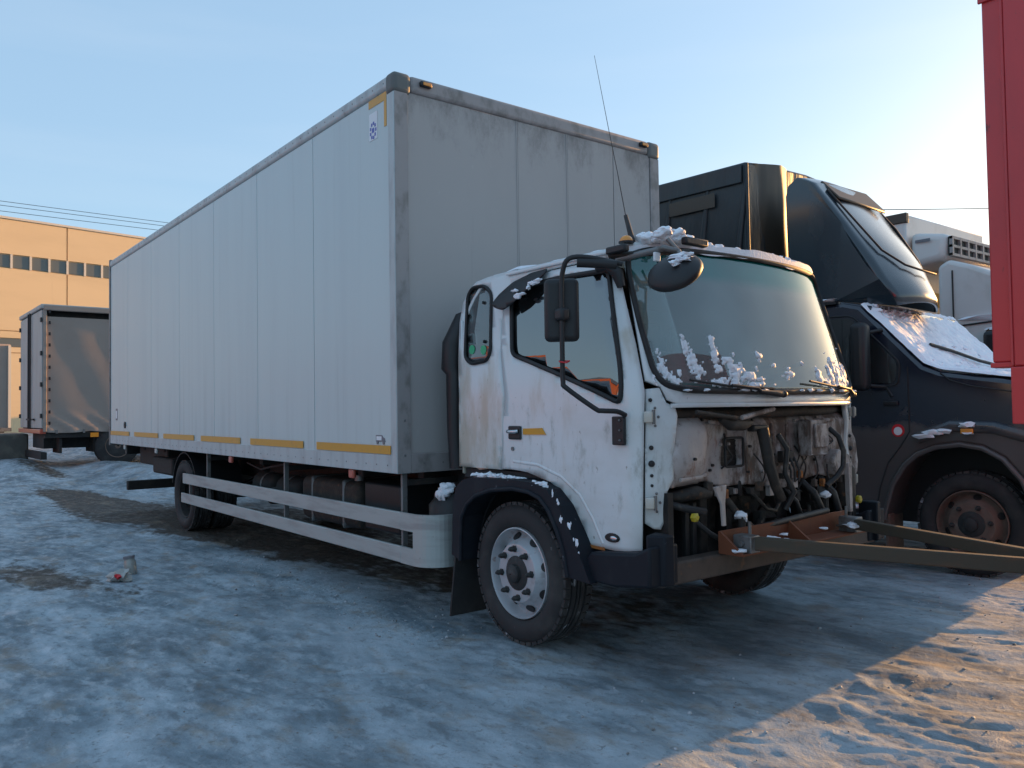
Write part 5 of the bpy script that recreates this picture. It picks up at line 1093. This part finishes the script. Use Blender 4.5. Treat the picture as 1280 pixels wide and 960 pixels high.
for x in (6.6, 7.9):
    make_wheel(x, .12, 1, parent=RT, r=.50, rim_m='rim_rusty', nn=8); make_wheel(x, 2.48, -1, parent=RT, r=.50, rim_m='rim_rusty', nn=8)

# ================================================================ WHITE REEFER TRUCK behind
RF = thing('refrigerated_truck', 'white refrigerated truck with boxy chiller unit, parked behind the dark tarpaulin truck', 'truck', (-1, 9.7, 0))
obj('cargo_body', MB().box(-8.2, -.72, 8.5, 11.0, 1.0, 3.98), 'reefer_white', RF, bevel=.02)
obj('body_top_rail', MB().box(-8.2, -.70, 8.48, 8.56, 3.86, 4.0), 'tarp_brown', RF, bevel=.01)
un = obj('chiller_unit', MB().hexa([(-.70, 8.55, 3.22), (-.26, 8.62, 3.30), (-.26, 10.4, 3.30), (-.70, 10.5, 3.22), (-.70, 8.55, 3.72), (-.22, 8.62, 3.64), (-.22, 10.4, 3.66), (-.70, 10.5, 3.74)]), 'reefer_white', RF, bevel=.09, seg=4)
obj('grille_recess', MB().box(-.235, -.205, 8.66, 10.3, 3.34, 3.60), 'grille_dark', un)
for k in range(3): obj('grille_bar', MB().box(-.21, -.17, 8.64, 10.32, 3.335+.115*k, 3.37+.115*k), 'trim_grimy', un)
for k in range(8): obj('grille_bar', MB().box(-.21, -.168, 8.64+.238*k, 8.68+.238*k, 3.34, 3.60), 'trim_grimy', un)
obj('unit_lettering', MB().box(-.62, -.42, 8.545, 8.552, 3.56, 3.60), 'print_grey', un)
obj('body_front_frame', MB().box(-.72, -.66, 8.52, 8.64, 1.3, 3.2), 'reefer_white', RF); obj('warning_plate', MB().box(-.66, -.64, 8.85, 9.35, 2.72, 2.92), 'warning_yellow', RF)
rc_ = obj('cab_shell', MB().prism([(-.30, 1.0), (-.30, 3.18), (-.16, 3.26), (.10, 3.16), (.75, 2.84), (1.5, 2.42), (2.0, 2.30), (2.1, 1.9), (2.2, 1.0)], 'y', 8.45, 10.7), 'reefer_white', RF, bevel=.06, seg=3)
obj('cab_seam', MB().tube([(-.10, 8.44, 3.10), (-.10, 8.44, 2.42)], .01, 6), 'gasket', rc_); obj('roof_seam', MB().tube([(-.05, 8.44, 2.36), (.6, 8.44, 2.40), (1.5, 8.44, 2.38)], .012, 6), 'gasket', rc_)
obj('side_window', MB().prism(rounded([(.28, 2.30), (1.6, 2.28), (1.75, 1.75), (.28, 1.75)], .08), 'y', 8.435, 8.45), 'glass_dark', rc_)
obj('door_mirror', MB().box(.35, .80, 8.15, 8.35, 1.85, 2.25), 'black_plastic', rc_, bevel=.06, seg=3)
obj('yellow_panel', MB().box(.30, .9, 8.42, 8.45, 1.75, 2.02), 'warning_yellow', rc_)
for x, y, s_ in ((1.2, 8.5, 1), (-6, 8.55, 1), (-7.2, 8.55, 1)): make_wheel(x, y, s_, parent=RF, r=.48, rim_m='rim_rusty', nn=8)
mb = MB().lump((.35, 8.6, 2.44), (.5, .22, .06), 4, .5).lump((.6, 8.5, 2.28), (.35, .10, .05), 5, .4); snowobj('reefer_ledge_snow', mb, 'snow on the side ledge and mirror of the white refrigerated truck')

# ================================================================ LEFT TARPAULIN LORRY
LT = thing('grey_curtain_truck', 'grey tarpaulin lorry with rear doors towards us, behind the white box truck', 'truck', (-16, .21, .16), off=False, rz=R(1.2))
# local: -x along the doors to the left, +y along the side away from us
body = obj('load_frame', MB().box(-2.90, -.22, .04, 7.0, .86, 3.62), 'chassis_black', LT)
obj('curtain', MB().grid(lambda y, z: (.0+.004*math.sin(y*7+z*3)+.005*mn.noise(Vector((y*2, z*1.5, 1)))+.05*abs(math.sin((y+(z-.84)*1.5)*7))*max(0, 1-(z-.84)/.5), y, z-.03*abs(math.sin(y*3.3))*(z < .9)), [.06+.05*i for i in range(138)], [.84+.07*i for i in range(38)]), 'tarp_grey', LT, smooth=70, keep=True)
obj('curtain_valance', MB().box(.0, .07, .0, 7.0, 3.56, 3.68), 'tarp_grey', LT, bevel=.02)
obj('corner_strip', MB().box(.0, .05, .0, .07, .84, 3.60), 'tarp_grey', LT, bevel=.01)
for k in range(11): obj('lashing_eye', MB().box(.05, .075, .10, .14, 1.0+.25*k, 1.07+.25*k), 'gasket', LT)
for k in range(6): obj('lashing_hook', MB().box(.03, .07, .25+.55*k, .29+.55*k, .80, .88), 'steel_grey', LT)
for (a, b) in ((-2.90, -1.47), (-1.44, -.02)):
    d = obj('rear_door', MB().box(a, b, -.02, .03, .92, 3.58), 'door_grey', LT, bevel=.01)
    for z in (1.15, 1.85, 2.55, 3.3): obj('hinge', MB().box(a-.03 if a < -2 else b-.05, a+.07 if a < -2 else b+.05, -.05, -.02, z, z+.10), 'gasket', d)
for x in (-1.56, -1.34): obj('lock_rod', MB().cyl((x, -.05, .9), (x, -.05, 3.62), .02, .02, 8), 'gasket', LT); 
obj('lock_handle', MB().box(-1.75, -1.35, -.07, -.04, 1.10, 1.14), 'gasket', LT); obj('lock_handle', MB().box(-1.08, -.8, -.07, -.04, 1.10, 1.14), 'gasket', LT)
obj('roof_cap', MB().box(-2.94, .06, -.05, 7.0, 3.60, 3.70), 'door_grey', LT, bevel=.02)
obj('rear_sill', MB().box(-2.92, .02, -.06, .06, .80, .90), 'red_lens', LT, bevel=.01)
obj('side_lamp', MB().box(.03, .07, .95, 1.12, .70, .80), 'amber_lens', LT); obj('side_lamp', MB().box(.03, .07, 4.0, 4.17, .70, .80), 'amber_lens', LT)
obj('underride_bar', MB().box(-2.5, -.1, -.02, .10, .22, .38), 'chassis_black', LT)
obj('chassis_frame', MB().box(-1.9, -.5, .1, 7.0, .45, .86), 'chassis_black', LT)
obj('side_sill', MB().box(-.22, -.02, .05, 7.0, .70, .84), 'chassis_black', LT)
obj('tool_box', MB().box(-.6, -.08, 3.4, 4.8, .3, .75), 'chassis_black', LT)
for k in (.05, .75): obj('spare_carrier', MB().box(-.9, -.1, .3+k, .35+k, .35, .80), 'chassis_black', LT)
for y in (1.55, 2.75):
    w_ = obj('wheel', MB().lathe([(0, .05), (0, .2), (-.03, .30), (0, .42), (.04, .48), (.26, .48), (.30, .40), (.30, .05)], (-.30, y, .48), 'x', 28), 'rubber', LT, smooth=40)
    obj('rim', MB().lathe([(.31, .02), (.28, .16), (.302, .27), (.31, .28)], (-.30, y, .48), 'x', 24), 'rim_rusty', w_, smooth=40)
# vehicle beyond it at the picture's edge
YV = thing('covered_trailer', 'covered trailer glowing yellow at the left edge of the photo behind the grey lorry', 'trailer', (-26, .55, .15), off=False, rz=R(12))
obj('cargo_body', MB().box(-7, 0, -2.3, .18, .75, 3.55), 'tarp_grey', YV, bevel=.05, seg=3)
obj('front_rail', MB().box(0, .04, -2.3, .18, .72, .84), 'steel_grey', YV)
obj('corner_strip', MB().box(0, .05, .08, .16, .84, 3.5), 'trim_cream', YV)
obj('chassis_rail', MB().box(-6.8, .1, -1.6, -.4, .45, .75), 'chassis_black', YV)
for x in (-5.5, -.9): obj('wheel', MB().lathe([(0, .02), (0, .2), (.01, .46), (.25, .46), (.25, .02)], (x, -.1, .46), 'y', 24), 'rubber', YV, smooth=40)
o = tag(obj('concrete_block', MB().box(-20.6, -18.2, -.9, .22, .05, .93), 'concrete_dark', bevel=.04), 'dark mossy concrete block standing at the left edge in front of the grey lorry', 'block')

# ================================================================ OCHRE BUILDING
BD = thing('ochre_building', 'long sunlit ochre industrial building with a ribbon of windows, far left', 'building', (-60, 4, 0), off=False, rz=R(11))
# local: +x outward normal, +y along the face
S0, S1 = -16.5, 26.0
obj('wall_core', MB().box(-14, -.12, S0, S1, -1, 14.9), 'wall_ochre', BD)
j = S0; 
joints = [S0, -10.3, -3.1, 4.1, 11.3, 18.5, S1]
for a, b in zip(joints, joints[1:]):
    for z0, z1 in ((0, 5.7), (7.2, 11.52), (12.46, 14.9)): obj('wall_panel', MB().box(-.12, 0, a+.05, b-.05, z0+.03, z1-.03), 'wall_ochre', BD)
    n = 6
    w0 = (b-a)/n
    for k in range(n):
        y0 = a+w0*k; f = obj('window', MB().box(-.11, -.06, y0+.10, y0+w0-.07, 11.56, 12.42), 'window_far', BD)
        obj('mullion', MB().box(-.10, .03, y0-.05, y0+.09, 11.50, 12.48), 'trim_cream', BD)
        if k % 2 == 0:
            f2 = obj('window', MB().box(-.10, -.04, y0+.3, y0+w0*2-.3, 6.12, 6.68), 'window_far', BD)
    obj('wall_panel', MB().box(-.12, -.01, a+.05, b-.05, 5.73, 6.08), 'wall_ochre', BD); obj('wall_panel', MB().box(-.12, -.01, a+.05, b-.05, 6.72, 7.17), 'wall_ochre', BD)
obj('parapet', MB().box(-14.1, .08, S0-.1, S1, 14.9, 15.05), 'trim_cream', BD)
# overhead lines
def wire(name, p0, p1, sag, r, label, grp=None):
    P = [Vector(p0).lerp(Vector(p1), k/24)-Vector((0, 0, sag*4*(k/24)*(1-k/24))) for k in range(25)]
    o = obj(name, MB().tube(P, r, 6), 'wire'); tag(o, label, 'cable', grp); return o
for k, (z0, z1, lab) in enumerate(((16.15, 16.0, 'topmost of the three overhead lines above the ochre building'), (15.75, 15.72, 'middle one of the three overhead lines above the ochre building'), (15.25, 15.35, 'lowest of the three overhead lines above the ochre building'))):
    wire('power_line', (-58+.3*k, -40, z0+.35), (-58+.3*k, 60, z1-.2), .6, .018, lab, 'overhead lines above the ochre building')
wire('power_line', (-16.633, 30.0, 10.304), (-10.987, 44.0, 11.245), .05, .02, 'single dark cable crossing the pale sky left of the red truck')
DP = thing('added_shade_depot', 'long low grey depot added unseen behind the parked trucks to shade the yard', 'building', (-28, 32, 0), off=False)  # added unseen building, set there to keep low sun off the ground
obj('wall', MB().box(-34, 29.6, 0, 8, -.5, 4.9), 'concrete_dark', DP); obj('roof', MB().box(-34.3, 29.9, -.3, 8.3, 4.9, 5.05), 'steel_grey', DP)
for k in range(9): obj('gate', MB().box(-32+6.8*k, -28+6.8*k, -.06, 0, 0, 3.6), 'door_grey', DP)
# low warehouse added out of the frame to give the side glass a warm reflection
WH = thing('added_red_warehouse', 'low rust red warehouse added out of view to be mirrored in the cab side window', 'building', (-8, -34, 0), off=False)
obj('wall', MB().box(-75, 10, -8, 0, 0, 6.6), 'metal_red_wall', WH); obj('roof', MB().prism([(-8.4, 6.6), (.4, 6.6), (-4, 7.8)], 'x', -75.4, 10.4), 'steel_grey', WH)

# ---------------------------------------------------------------- litter
LI = thing('plastic_bag', 'crumpled white plastic bag with red print lying on the ice left of the truck', 'litter', (-2.68, -1.10, gz(-2.68, -1.1)), off=False)
LI.scale = (1.15, 1.15, 1.15)
obj('bag', MB().lump((0, 0, .035), (.075, .06, .045), 3, .6, 3), 'door_grey', LI, smooth=50)
obj('red_print', MB().lump((.055, -.02, .045), (.035, .03, .022), 5, .5, 2), 'red_plain', LI, smooth=50)
CU = thing('glass_jar', 'small dull glass jar standing on the ice right behind the crumpled plastic bag', 'litter', (-2.93, -.955, gz(-2.93, -.955)), off=False)
CU.rotation_euler = (R(7), R(-5), 0); CU.scale = (1.25, 1.25, 1.25)
obj('jar', MB().lathe([(0, .001), (0, .036), (.01, .040), (.085, .040), (.10, .034), (.11, .034), (.11, .001)], (0, 0, 0), 'z', 18), 'glass_bottle', CU, smooth=40)
obj('lid', MB().lathe([(.11, .001), (.11, .037), (.128, .037), (.128, .001)], (0, 0, 0), 'z', 18), 'print_grey', CU, smooth=40)
for ob in list(bpy.data.objects):
    if ob.type == 'EMPTY' and 'off' in ob: del ob['off']
